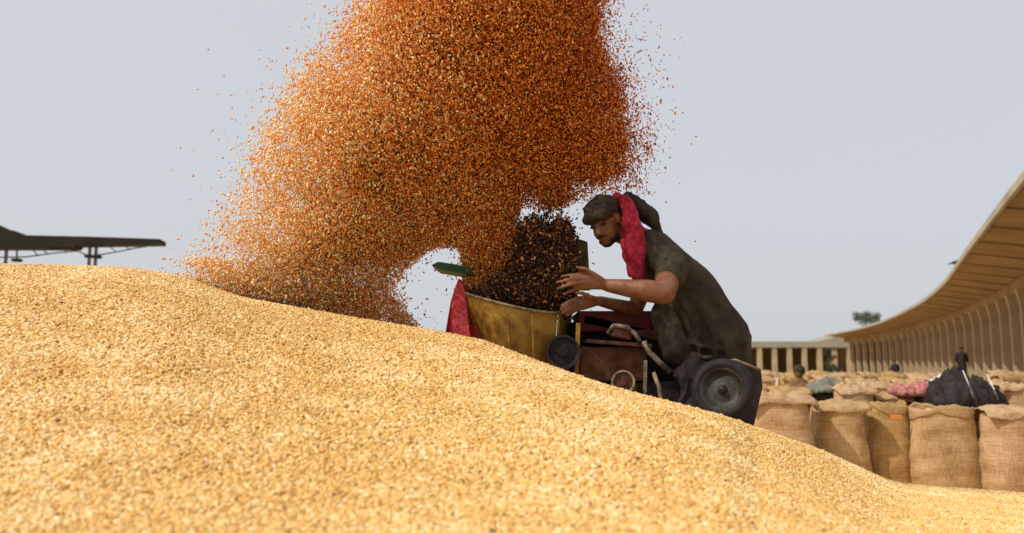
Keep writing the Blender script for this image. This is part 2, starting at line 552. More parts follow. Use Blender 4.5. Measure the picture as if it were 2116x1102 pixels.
def poly_sd(x, y, poly):
    """signed distance, positive inside (numpy)"""
    n = len(poly); best = np.full(x.shape, 1e9); inside = np.zeros(x.shape, bool)
    for i in range(n):
        ax, ay = poly[i]; bx, by = poly[(i + 1) % n]
        vx, vy = bx - ax, by - ay
        t = np.clip(((x - ax) * vx + (y - ay) * vy) / (vx * vx + vy * vy), 0, 1)
        best = np.minimum(best, np.hypot(x - ax - t * vx, y - ay - t * vy))
        c = ((ay > y) != (by > y)) & (x < (bx - ax) * (y - ay) / (by - ay + 1e-12) + ax)
        inside ^= c
    return np.where(inside, best, -best)


def blotch(x, y, seed, f0, f1, n=20):
    r_ = np.random.default_rng(seed)
    out = np.zeros_like(x)
    for k in range(n):
        f = f0 * (f1 / f0) ** r_.random(); a = r_.random() * 2 * PI
        out += np.sin((x * math.cos(a) + y * math.sin(a)) * f + r_.random() * 6.28)
    return out / n ** 0.5


def plume_points(N):
    out = []
    tot = 0
    while tot < N:
        m = 200000
        px = rng.uniform(280, 1480, m); py = rng.uniform(-360, 700, m)
        sd = poly_sd(px, py, POLY) + blotch(px, py, 21, 0.012, 0.05) * 9
        areal = np.where(sd > 0, 0.10 + 0.90 * (1 - np.exp(-sd / 75)), 0.10 * np.exp(sd / 20))
        # right part is thick, the falling left curtain is loose, its landing zone thick again
        fx = np.clip((px - 500) / 420, 0, 1)
        local = 0.17 + 1.1 * fx
        local = np.where((py > 540) & (px < 860), np.maximum(local, 0.55 + 0.6 * np.clip((py - 560) / 60, 0, 1)), local)
        neck = (py > 430) & (px > 930) & (px < 1090)
        local = np.where(neck, 2.2, local)
        loose = np.exp(-((px - 760) ** 2 / 110 ** 2 + (py - 570) ** 2 / 50 ** 2))
        local = local * (1 - 0.55 * loose)
        # keep the gap below the arc and by the worker's head nearly free
        gap = (sd < 0) & (py > 400) & (px > 830)
        areal = np.where(gap, areal * 0.10, areal)
        areal = np.where((sd < 0) & (px < 800) & (py > 480), areal * 0.5, areal)
        areal = areal * local * np.clip(1 + 0.35 * blotch(px, py, 33, 0.02, 0.12), 0.3, 2)
        k = rng.random(m) < areal * 0.36
        px, py, sd = px[k], py[k], sd[k]
        rad = 0.10 + 0.55 * np.clip(sd / 190, 0, 1) ** 0.7
        w_ = np.clip((px - 650) / 550 + (py - 130) / 480 - 0.1, 0, 1)
        rad = rad * (1.45 - 1.05 * w_)
        rad = np.where((py > 430) & (px > 900), 0.09, rad)
        out.append(np.stack([px, py, rng.normal(0, 0.5, len(px)) * rad], -1))
        tot += len(px)
    a = np.concatenate(out)[:N]
    W = np.array([P(float(p[0]), float(p[1]), PD)[:] for p in a[:0]])
    # same map as P(), vectorised, on the plane y = PD; thickness is then added straight along y
    A = (a[:, 0] - 1058) / FPX; B = (551 - a[:, 1]) / FPX
    k = PD / (math.cos(TH) - B * math.sin(TH))
    x = A * k; z = CAMZ + (B * math.cos(TH) + math.sin(TH)) * k
    # set back toward lower right, so the upper left mass shades the core
    w_ = np.clip((a[:, 0] - 650) / 550 + (a[:, 1] - 130) / 480 - 0.1, 0, 1)
    lean = np.where((a[:, 1] > 430) & (a[:, 0] > 900), 0.28 * w_ - 0.06, 0.28 * w_ - 0.06)  # depth set-back that lets the upper left shade the core
    y = PD + a[:, 2] + lean
    hz = heap_z(x, y)
    z = np.where(z < hz, hz + rng.random(len(z)) * 0.03, z)
    return np.stack([x, y, z], -1)


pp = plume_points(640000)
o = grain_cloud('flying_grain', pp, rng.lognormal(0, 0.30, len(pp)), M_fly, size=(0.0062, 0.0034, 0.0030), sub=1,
                tint=(lambda X_: np.clip(0.40 - 0.62 * np.clip((X_ + 1.25) / 1.6, 0, 1), -0.22, 0.40))(pp[:, 0]))   # sunlit gold at left and shaded red toward the core, painted into the tint
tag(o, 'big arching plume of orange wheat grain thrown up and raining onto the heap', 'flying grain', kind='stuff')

# sparse far-flung grains round the plume
n = 1500
cx = rng.normal(0, 1, (n, 2))
px = 1180 + cx[:, 0] * 130; py = 200 + cx[:, 1] * 150
n2 = 900
px = np.concatenate([px, rng.normal(600, 130, n2)]); py = np.concatenate([py, rng.normal(260, 130, n2)])
sd = poly_sd(px, py, POLY)
k = (sd < 10) & (sd > -75) & ~((py > 395) & (px > 860))
A = (px[k] - 1058) / FPX; B = (551 - py[k]) / FPX
kk = PD / (math.cos(TH) - B * math.sin(TH))
sp_ = np.stack([A * kk, PD + rng.normal(0, 0.25, k.sum()), CAMZ + (B * math.cos(TH) + math.sin(TH)) * kk], -1)
o = grain_cloud('stray_grain', sp_, rng.lognormal(0, 0.2, len(sp_)), M_fly, size=(0.0062, 0.0034, 0.0030), sub=1)
tag(o, 'scattered stray grains flung out beyond the edge of the plume', 'flying grain', kind='stuff')

# chaff boiling out of the hopper, its shade put into the dark colour
def blob_points(N, blobs, d0, dr):
    w = np.array([b_[4] for b_ in blobs], float); w /= w.sum()
    ch = rng.choice(len(blobs), N, p=w)
    v = rng.normal(0, 1, (N, 3)); v /= np.linalg.norm(v, axis=1)[:, None]
    v *= (rng.random(N) ** 0.45)[:, None] * (1 + np.abs(rng.normal(0, 0.07, N)) + np.where(rng.random(N) < 0.10, rng.exponential(0.28, N), 0))[:, None]
    bb = np.array(blobs)[ch]
    out = []
    for i in range(N):
        p = P(bb[i, 0] + v[i, 0] * bb[i, 2], bb[i, 1] + v[i, 1] * bb[i, 3], d0)
        p.y += v[i, 2] * dr
        out.append(p[:])
    return np.array(out)


cp = blob_points(27000, [(1120, 550, 68, 80, 3), (1155, 570, 40, 84, 2), (1160, 492, 30, 38, 0.9), (1098, 482, 30, 34, 0.5), (1128, 500, 62, 66, 0.8), (1060, 600, 60, 36, 1.6), (1000, 606, 44, 16, 0.8), (1110, 610, 60, 38, 1.6)], 4.12, 0.10)
o = grain_cloud('chaff_spray', cp, rng.lognormal(0, 0.25, len(cp)), M_chaff, size=(0.0085, 0.005, 0.0035), sub=1)
tag(o, 'chaff bursting up out of the yellow hopper, coloured dark brown for its shade', 'chaff', kind='stuff')

# ------------------------------------------------------------------ the grain cleaning machine
gz = height(0.3, 4.3)
mach = empty('grain_cleaner', (0.3, 4.3, gz), 'yellow, rust brown and dark grain cleaning machine behind the heap, hopper spouting grain', 'machine')
# hopper: tapered box open at the top
f_ = [P(962, 606, 3.98), P(1050, 628, 3.96), P(1152, 648, 3.98), P(1145, 790, 4.02), P(1010, 760, 4.02)]
hp = MB()
top_ = [(962, 608), (985, 616), (1015, 624), (1050, 633), (1085, 641), (1120, 647), (1152, 649)]
bot_ = [(1012, 735), (1022, 750), (1038, 765), (1060, 780), (1085, 792), (1112, 800), (1140, 802)]
gg = []
for i in range(7):
    col_ = []
    bul = 0.10 * math.sin(PI * i / 6)
    for j in range(6):
        v = j / 5
        px_ = top_[i][0] + (bot_[i][0] - top_[i][0]) * v ** 1.2; py_ = top_[i][1] + (bot_[i][1] - top_[i][1]) * v
        q_ = P(px_, py_, 3.99 - bul * (1 - 0.35 * v * v) + 0.05 * v * v)
        col_.append((hp.bm.verts.new(q_), hp.bm.verts.new(q_ + Vector((0, 0.008, 0)))))
    gg.append(col_)
for i in range(6):
    for j in range(5):
        for z_ in (0, 1):
            fv = (gg[i][j][z_], gg[i + 1][j][z_], gg[i + 1][j + 1][z_], gg[i][j + 1][z_])
            hp.bm.faces.new(fv if z_ == 0 else fv[::-1])
hp.prism([P(1153, 648, 3.98), P(1180, 628, 4.5), P(1168, 790, 4.45), P(1143, 800, 4.06)], (0.01, 0.004, 0))
hp.prism([P(961, 608, 3.98), P(985, 600, 4.5), P(1020, 740, 4.45), P(1007, 740, 4.06)], (-0.01, 0.004, 0))
hop = hp.build('hopper', M_yellow, mach)
MB().tube([P(985, 598, 4.5), P(972, 603, 4.2), P(961, 606, 3.985), P(985, 614, 3.935), P(1015, 622, 3.90), P(1050, 631, 3.885), P(1085, 639, 3.90), P(1120, 645, 3.935), P(1152, 647, 3.985), P(1163, 639, 4.2), P(1177, 622, 4.5)], 0.007, 8).build('rim', M_lip, hop, True)
# pressed ribs on the hopper sheet
for q in (1050, 1100):
    MB().bar(P(q, 652, 3.884), P(q + 4, 780, 3.93), 0.008, 0.008, 0.002).build('rib', M_yellow, hop)
# arched dark hood, added behind the spray to make it dark and opaque
hd = MB()
outl = [(1030, 640), (1036, 590), (1048, 540), (1062, 500), (1082, 474), (1112, 462), (1148, 465), (1176, 480), (1190, 510), (1194, 560), (1190, 610), (1182, 650)]
A_ = [P(x, y, 4.30) for x, y in outl]
B_ = [P(x, y, 4.52) + Vector((0, 0, -0.01)) for x, y in outl]
va = [hd.bm.verts.new(p) for p in A_]; vb = [hd.bm.verts.new(p) for p in B_]
for i in range(len(va) - 1):
    hd.bm.faces.new((va[i], va[i + 1], vb[i + 1], vb[i]))
hd.bm.faces.new(vb)
o = hd.build('added_dark_hood', M_dsteel, mach)
s_ = o.modifiers.new('thick', 'SOLIDIFY'); s_.thickness = 0.006
MB().tube(A_, 0.006, 6).build('hood_edge', M_dsteel, o, True)
# olive side plate by the worker's face
MB().prism([P(1190, 492, 4.5), P(1214, 500, 4.5), P(1220, 600, 4.5), P(1190, 600, 4.5)], (0, 0.02, 0)).build('side_plate', M_olive, mach)
MB().box(P(1290, 735, 4.45), (0.62, 0.22, 0.36), None, 0.015).build('casing', M_dsteel, mach)
MB().bar(P(1205, 660, 4.2), P(1385, 700, 4.2), 0.05, 0.05, 0.006).build('drive_shaft_cover', M_rust, mach)
# upper deck and body panels
MB().box((P(1265, 668, 4.35)), (0.40, 0.35, 0.11), None, 0.01).build('deck', M_dred, mach)
MB().box((P(1262, 752, 4.15)), (0.33, 0.30, 0.17), None, 0.012).build('body_panel', M_rust, mach)
MB().box((P(1272, 712, 4.12)), (0.32, 0.34, 0.018), Matrix.Rotation(0.08, 3, 'Y'), 0.004).build('cover_plate', M_rust, mach)
MB().bar(P(1195, 668, 3.98), P(1190, 800, 3.98), 0.022, 0.022, 0.003).build('post', M_yellow, mach)
MB().bar(P(1334, 745, 3.94), P(1332, 842, 3.94), 0.017, 0.017, 0.003).build('post', M_steel, mach)
MB().tube([P(1256, 690, 3.98), P(1268, 672, 3.97), P(1296, 676, 3.96), P(1312, 690, 3.95), P(1322, 706, 3.94)], 0.012, 10).build('pipe', M_steel, mach, True)
MB().tube([P(1330, 706, 3.93), P(1342, 728, 3.92), P(1362, 748, 3.93), P(1384, 768, 3.95)], 0.014, 10).build('pipe', M_steel, mach, True)
MB().box(P(1284, 690, 4.0), (0.10, 0.07, 0.05), Matrix.Rotation(0.2, 3, 'Y'), 0.01).build('gear_housing', M_rust, mach)
MB().tube([P(1350, 770, 3.95), P(1362, 800, 3.93), P(1372, 860, 3.95)], 0.011, 8).build('pipe', M_lip, mach, True)


def pulley(name, c, axis, R, w, m1, m2, parent, hubm=None):
    a = MB().lathe(c, axis, [(R, -w / 2), (R, w / 2), (R * 0.86, w / 2), (R * 0.8, w * 0.2), (R * 0.8, -w * 0.2), (R * 0.86, -w / 2)], 32, True).build(name, m1, parent, False)
    MB().lathe(c, axis, [(0.001, 0.004), (R * 0.79, 0.004), (R * 0.79, -0.004), (0.001, -0.004)], 32).build('web', m2, a)
    MB().lathe(c, axis, [(0.001, w * 0.6), (R * 0.28, w * 0.6), (R * 0.3, w * 0.5), (R * 0.3, -w * 0.5), (0.001, -w * 0.5)], 20).build('hub', hubm or m2, a)
    return a


pulley('pulley', P(1288, 790, 3.93), (-0.2, -1, 0.1), 0.058, 0.03, M_lip, M_rust, mach)
pulley('pulley', P(1163, 728, 3.93), (0.1, -1, 0.1), 0.085, 0.03, M_dsteel, M_rubber, mach)
# belt guard + wheel on the right
bx = MB()
bx.prism([P(1440, 800, 3.72), P(1452, 762, 3.72), P(1475, 747, 3.72), P(1520, 742, 3.72), P(1572, 762, 3.74), P(1576, 800, 3.74), P(1552, 905, 3.72), P(1440, 905, 3.7)], (0.02, 0.24, 0))
bx.build('belt_guard', M_dsteel, mach)
MB().tube([P(1452, 764, 3.705), P(1475, 749, 3.705), P(1520, 744, 3.705), P(1570, 764, 3.72)], 0.006, 8).build('guard_edge', M_lip, mach, True)
wc = P(1494, 806, 3.60)
wax = Vector((-0.42, -0.9, 0.18)).normalized()
prof = []
for k in range(16):
    an = 2 * PI * k / 16
    prof.append((0.112 + 0.030 * math.cos(an), 0.038 * math.sin(an) * (1.15 if abs(math.cos(an)) < 0.7 else 1)))
wh = MB().lathe(wc, wax, prof, 48, True).build('wheel', M_rubber, mach, True)
MB().lathe(wc, wax, [(0.001, 0.012), (0.03, 0.014), (0.05, 0.004), (0.082, 0.01), (0.090, 0.034), (0.097, 0.034), (0.097, -0.034), (0.001, -0.03)], 48).build('wheel_rim', M_rim, wh, True)
MB().lathe(wc, wax, [(0.001, 0.032), (0.018, 0.030), (0.022, 0.012), (0.022, 0.0)], 20).build('hub', M_dsteel, wh, True)
MB().lathe(wc, wax, [(0.100 + 0.003 * math.cos(2 * PI * k / 8), 0.036 + 0.003 * math.sin(2 * PI * k / 8)) for k in range(8)], 48, True).build('rim_flange', M_rim, wh, True)
# red left stand: tapered plate leg and a brace, and a green flap
lg = MB()
lg.prism([P(947, 576, 4.02), P(958, 590, 4.0), P(972, 700, 3.92), P(974, 790, 3.9), P(915, 790, 3.9), P(920, 690, 3.92), P(932, 620, 4.0)], (0.012, 0.05, 0))
lg.build('leg', M_red, mach)['label'] = 'red tapered plate leg'
lg = MB()
lg.prism([P(955, 634, 4.05), P(966, 640, 4.05), P(1028, 712, 3.98), P(1060, 780, 3.95), P(1000, 780, 3.95), P(965, 700, 4.02)], (0.01, 0.04, 0))
lg.build('brace', M_red, mach)['label'] = 'dark red slanting brace'
MB().bar(P(935, 700, 3.9), P(935, 692, 3.905), 0.08, 0.012).build('foot_bracket', M_red, mach)
fl = MB()
fl.prism([P(892, 548, 4.2), P(905, 541, 4.2), P(945, 547, 4.22), P(975, 556, 4.25), P(975, 568, 4.25), P(930, 560, 4.2), P(905, 556, 4.2)], (0.01, 0.09, -0.015))
fl.build('flap', M_green, mach)['label'] = 'small green flap'
MB().bar(P(970, 562, 4.3), P(1010, 610, 4.45), 0.012).build('flap_rod', M_dsteel, mach)
# feet down to the heap
for (q, r0, d) in ((1010, 740, 4.4), (1180, 740, 4.45), (1250, 760, 4.25), (1335, 760, 4.1), (1545, 890, 3.85), (1460, 880, 3.8), (935, 760, 3.95)):
    a = P(q, r0, d)
    z0 = height(a.x, a.y) - 0.05
    if z0 < a.z:
        MB().bar(a, (a.x, a.y, z0), 0.03, 0.03, 0.003).build('stand', M_dsteel, mach)
MB().bar(P(1000, 800, 4.3), P(1560, 850, 4.0), 0.05, 0.05, 0.004).build('chassis', M_dsteel, mach)
MB().box(P(1400, 850, 4.15), (0.45, 0.25, 0.30), None, 0.01).build('engine_block', M_dsteel, mach)


# ------------------------------------------------------------------ the worker
def soften(o, voxel, smooth=4, disp=0.0, dscale=0.08, seed=0, fold=None):
    m = o.modifiers.new('remesh', 'REMESH'); m.mode = 'VOXEL'; m.voxel_size = voxel; m.use_smooth_shade = True
    m = o.modifiers.new('smooth', 'SMOOTH'); m.iterations = smooth; m.factor = 0.5
    if disp:
        t = bpy.data.textures.new(o.name + '_folds', 'CLOUDS' if fold is None else fold)
        t.noise_scale = dscale
        d = o.modifiers.new('folds', 'DISPLACE'); d.texture = t; d.strength = disp; d.mid_level = 0.5
        d.texture_coords = 'LOCAL'
    return o


man = empty('person', P(1490, 900, 4.15), 'worker in an olive brown shirt and crimson headscarf bending over the machine', 'person')
man.location.z = height(man.location.x, 4.15)

# head frame
HC = P(1250, 458, 3.98)
F = Vector((-0.55, -0.72, -0.42)).normalized()
U = (Vector((-0.22, -0.02, 1.0)) - F * F.dot(Vector((-0.22, -0.02, 1.0)))).normalized()
R_ = F.cross(U).normalized()
HM = Matrix((F, R_, U)).transposed()       # columns: forward, side, up


def H(f, s, u):
    return HC + HM @ Vector((f, s, u))


bd = MB()
bd.ball(H(-0.012, 0, 0.025), (0.098, 0.078, 0.092), HM)      # skull
bd.ball(H(0.022, 0, -0.035), (0.066, 0.060, 0.078), HM)      # face
bd.ball(H(0.050, 0, -0.095), (0.030, 0.032, 0.024), HM)      # chin
bd.ball(H(0.030, 0.036, -0.040), (0.040, 0.026, 0.036), HM); bd.ball(H(0.030, -0.036, -0.040), (0.040, 0.026, 0.036), HM)  # cheeks
bd.cone(H(0.080, 0, 0.004), H(0.103, 0, -0.034), 0.010, 0.015)   # nose
bd.ball(H(0.092, 0.011, -0.038), 0.009); bd.ball(H(0.092, -0.011, -0.038), 0.009)
bd.cone(H(0.078, 0.012, 0.022), H(0.068, 0.045, 0.020), 0.010, 0.009); bd.cone(H(0.078, -0.012, 0.022), H(0.068, -0.045, 0.020), 0.010, 0.009)  # brow
bd.cone(H(0.082, -0.016, -0.064), H(0.082, 0.016, -0.064), 0.008, 0.008)   # lips
bd.cone(H(0.078, -0.014, -0.075), H(0.078, 0.014, -0.075), 0.008, 0.008)
for sg in (-1, 1):
    bd.ball(H(-0.012, 0.080 * sg, -0.015), (0.020, 0.009, 0.032), HM)   # ears
neck = P(1345, 505, 4.02)
bd.cone(H(-0.045, 0, -0.05), neck, 0.060, 0.068)
chest = P(1405, 590, 4.03); waist = P(1468, 690, 4.05); hip = P(1490, 765, 4.08)
bd.cone(neck, chest, 0.075, 0.135); bd.cone(chest, waist, 0.14, 0.13); bd.cone(waist, hip, 0.13, 0.15)
shN = P(1390, 545, 3.86); shF = P(1352, 540, 4.22)
elN = P(1372, 606, 3.64); wrN = P(1256, 590, 3.72)
elF = P(1312, 640, 4.20); wrF = P(1238, 622, 4.06)
bd.cone(chest, shN, 0.10, 0.062); bd.cone(chest, shF, 0.10, 0.062)
bd.cone(shN, elN, 0.064, 0.054); bd.cone(elN, elN + (wrN - elN) * 0.30, 0.053, 0.053); bd.cone(elN + (wrN - elN) * 0.30, wrN, 0.053, 0.032)
bd.cone(shF, elF, 0.055, 0.043); bd.cone(elF, wrF, 0.042, 0.027)
# near hand
def hand(w, tips, knuckles, thumb, palm_r=0.022):
    kc = sum(knuckles, Vector()) / len(knuckles)
    for k in knuckles:
        bd.cone(w, k, 0.022, 0.0135)
    bd.cone(w, kc, 0.025, 0.018)
    for k, (m, t) in zip(knuckles, tips):
        bd.cone(k, m, 0.0105, 0.0092); bd.cone(m, t, 0.0092, 0.0075)
    b0, b1, b2 = thumb
    bd.cone(w, b0, 0.02, 0.014); bd.cone(b0, b1, 0.013, 0.011); bd.cone(b1, b2, 0.011, 0.0085)


hand(wrN, [(P(1184, 568, 3.68), P(1160, 572, 3.68)), (P(1178, 577, 3.66), P(1151, 584, 3.67)), (P(1180, 588, 3.66), P(1152, 597, 3.67)), (P(1187, 598, 3.68), P(1165, 608, 3.69))],
     [P(1213, 567, 3.70), P(1208, 575, 3.68), P(1209, 584, 3.68), P(1214, 593, 3.69)], (P(1228, 568, 3.68), P(1210, 556, 3.67), P(1192, 553, 3.68)))
hand(wrF, [(P(1176, 622, 3.98), P(1160, 632, 3.97)), (P(1174, 630, 3.97), P(1158, 641, 3.97)), (P(1178, 638, 3.97), P(1163, 648, 3.97)), (P(1184, 645, 3.98), P(1170, 653, 3.98))],
     [P(1200, 616, 4.02), P(1197, 623, 4.01), P(1199, 630, 4.01), P(1203, 637, 4.02)], (P(1218, 614, 4.0), P(1204, 606, 3.99), P(1190, 606, 3.99)))
# legs and feet
def foot_z(v): return height(v.x, v.y)
hN = P(1482, 780, 3.96); hF = P(1492, 775, 4.2)
kN = P(1425, 862, 3.93); kF = P(1470, 880, 4.3)
aN = P(1460, 1000, 4.02); aN.z = foot_z(aN) + 0.09
aF = P(1520, 1000, 4.40); aF.z = foot_z(aF) + 0.09
bd.cone(hip, hN, 0.13, 0.10); bd.cone(hip, hF, 0.13, 0.10)
for h_, k_, a_ in ((hN, kN, aN), (hF, kF, aF)):
    bd.cone(h_, k_, 0.085, 0.058); bd.cone(k_, a_, 0.056, 0.038)
    bd.cone(a_ - Vector((-0.04, 0, 0.045)), a_ - Vector((0.15, 0.02, 0.06)), 0.04, 0.028)
body = bd.build('body', M_skin, man, True)
soften(body, 0.0065, 4)

# face details
for sg in (-1, 1):
    MB().ball(H(0.074, 0.031 * sg, 0.000), (0.010, 0.017, 0.008), HM).build('eye', M_eye, man, True)
    MB().cone(H(0.088, 0.016 * sg, 0.027), H(0.074, 0.052 * sg, 0.025), 0.0045, 0.003).build('eyebrow', M_hair, man, True)
mu = MB(); mu.cone(H(0.094, 0.0, -0.054), H(0.082, 0.030, -0.058), 0.0065, 0.004); mu.cone(H(0.094, 0.0, -0.054), H(0.082, -0.030, -0.058), 0.0065, 0.004)
mu.build('moustache', M_hair, man, True)
# beard stubble along the jaw
be = MB(); be.ball(H(0.026, 0, -0.088), (0.048, 0.056, 0.030), HM); be.ball(H(0.052, 0, -0.106), (0.026, 0.030, 0.017), HM)
soften(be.build('beard', M_hair, man, True), 0.006, 3, 0.01, 0.01)

# dark cap over the crown, with its brim to the front, and its loose back
cp_ = MB()
cp_.ball(H(-0.012, 0, 0.058), (0.108, 0.090, 0.078), HM)
cp_.cone(H(0.065, -0.05, 0.042), H(0.065, 0.05, 0.042), 0.030, 0.030)
cp_.cone(H(0.085, -0.03, 0.050), H(0.085, 0.03, 0.050), 0.022, 0.022)
soften(cp_.build('cap', M_cap, man, True), 0.007, 4, 0.022, 0.045)
bk = MB()
bk.cone(P(1300, 415, 4.05), P(1340, 445, 4.06), 0.045, 0.05); bk.cone(P(1340, 445, 4.06), P(1362, 480, 4.05), 0.045, 0.022)
soften(bk.build('cap_tail', M_cap, man, True), 0.008, 4, 0.025, 0.04)

# crimson scarf down the side of the head and over the neck
sc = MB()
path = [(1292, 414, 3.95, .028), (1304, 436, 3.92, .038), (1310, 465, 3.905, .046), (1312, 495, 3.90, .050), (1314, 525, 3.90, .042), (1318, 552, 3.90, .032), (1321, 574, 3.905, .020)]
for a, b_ in zip(path[:-1], path[1:]):
    sc.cone(P(a[0], a[1], a[2]), P(b_[0], b_[1], b_[2]), a[3], b_[3])
sc.cone(P(1300, 500, 3.92), P(1338, 486, 3.96), 0.045, 0.03)
sc.cone(P(1302, 455, 3.92), P(1298, 530, 3.93), 0.036, 0.030)
sc.cone(P(1298, 530, 3.93), P(1303, 566, 3.93), 0.030, 0.022)
sc.cone(P(1276, 414, 4.0), P(1300, 440, 4.08), 0.035, 0.04)
sc.cone(P(1312, 480, 3.95), P(1330, 500, 4.12), 0.05, 0.06)
soften(sc.build('scarf', M_scarf, man, True), 0.0075, 4, 0.016, 0.03)
fb = MB()
for i in range(9):
    a = P(1306 + i * 4, 570 + (i % 3) * 3, 3.895 + 0.004 * i)
    fb.cone(a, a - Vector((random.uniform(-.006, .006), 0, random.uniform(.03, .045))), 0.0035, 0.002, 6)
fb.build('scarf_fringe', M_scarf, man, True)

# shirt
sh = MB()
sh.cone(P(1356, 512, 4.02), chest, 0.085, 0.158)
sh.cone(chest, P(1440, 640, 4.04), 0.158, 0.165)
sh.cone(P(1440, 640, 4.04), P(1478, 705, 4.05), 0.165, 0.180)
sh.cone(P(1478, 705, 4.05), P(1488, 760, 4.07), 0.180, 0.160)
sh.cone(P(1366, 526, 4.03), P(1392, 548, 3.88), 0.085, 0.080)
sh.cone(P(1342, 506, 3.96), P(1342, 506, 4.10), 0.078, 0.078)
sh.cone(P(1342, 506, 3.96), P(1372, 535, 3.93), 0.075, 0.085)
sh.cone(chest, shN, 0.12, 0.082); sh.cone(chest, shF, 0.12, 0.082)
sh.cone(shN, shN + (elN - shN) * 0.50, 0.079, 0.072); sh.cone(shF, shF + (elF - shF) * 0.55, 0.078, 0.070)
sh.cone(P(1425, 715, 4.0), P(1425, 748, 3.99), 0.085, 0.055)       # hem hanging in front
sh.cone(P(1380, 650, 4.02), P(1400, 720, 4.0), 0.08, 0.085)
AX = [(1405, 590, .158), (1440, 640, .165), (1478, 705, .18), (1488, 760, .16)]


def on_shirt(x, y):
    best = None
    for (ax, ay, ar), (bx, by, br) in zip(AX[:-1], AX[1:]):
        t = max(0, min(1, ((x - ax) * (bx - ax) + (y - ay) * (by - ay)) / ((bx - ax) ** 2 + (by - ay) ** 2)))
        dd_ = math.hypot(x - ax - t * (bx - ax), y - ay - t * (by - ay)) * 4.05 / FPX
        if best is None or dd_ < best[0]: best = (dd_, ar + (br - ar) * t)
    return P(x, y, 4.045 - math.sqrt(max(best[1] ** 2 - best[0] ** 2, 1e-4)))


for fold in ([(1392, 600), (1420, 640), (1440, 690), (1446, 740)], [(1420, 596), (1458, 645), (1492, 700), (1505, 745)], [(1448, 590), (1492, 640), (1528, 690)],
             [(1388, 632), (1404, 670), (1418, 705)], [(1470, 668), (1510, 712), (1545, 735)], [(1440, 628), (1475, 690), (1478, 750)],
             [(1405, 700), (1450, 715), (1500, 722), (1548, 708)], [(1412, 728), (1460, 740), (1520, 742)], [(1410, 560), (1436, 585), (1470, 600)]):
    for k_ in range(len(fold) - 1):
        a_, b_ = on_shirt(*fold[k_]), on_shirt(*fold[k_ + 1])
        w0 = 0.017 * (1 if k_ else 0.6)
        sh.cone(a_, b_, w0, 0.019 * (1 if k_ < len(fold) - 2 else 0.6), 8)
soften(sh.build('shirt', M_shirt, man, True), 0.008, 3, 0.018, 0.13)
t_ = bpy.data.textures.new('drape', 'WOOD'); t_.wood_type = 'BANDNOISE'; t_.noise_scale = 0.16; t_.turbulence = 9; t_.noise_basis_2 = 'SIN'
for nm, st_ in (('shirt', 0.010), ('scarf', 0.016)):
    d_ = [o for o in man.children if o.name.startswith(nm) and 'fringe' not in o.name][0].modifiers.new('drape', 'DISPLACE')
    d_.texture = t_; d_.strength = st_; d_.mid_level = 0.5; d_.texture_coords = 'LOCAL'
tro = MB()
tro.cone(P(1440, 770, 4.0), P(1455, 830, 3.98), 0.12, 0.10)
tro.cone(hip, hN, 0.155, 0.125); tro.cone(hip, hF, 0.155, 0.125)
for h_, k_, a_ in ((hN, kN, aN), (hF, kF, aF)):
    tro.cone(h_, k_, 0.115, 0.085); tro.cone(k_, a_, 0.082, 0.062)
soften(tro.build('trousers', M_trouser, man, True), 0.010, 4, 0.03, 0.08)

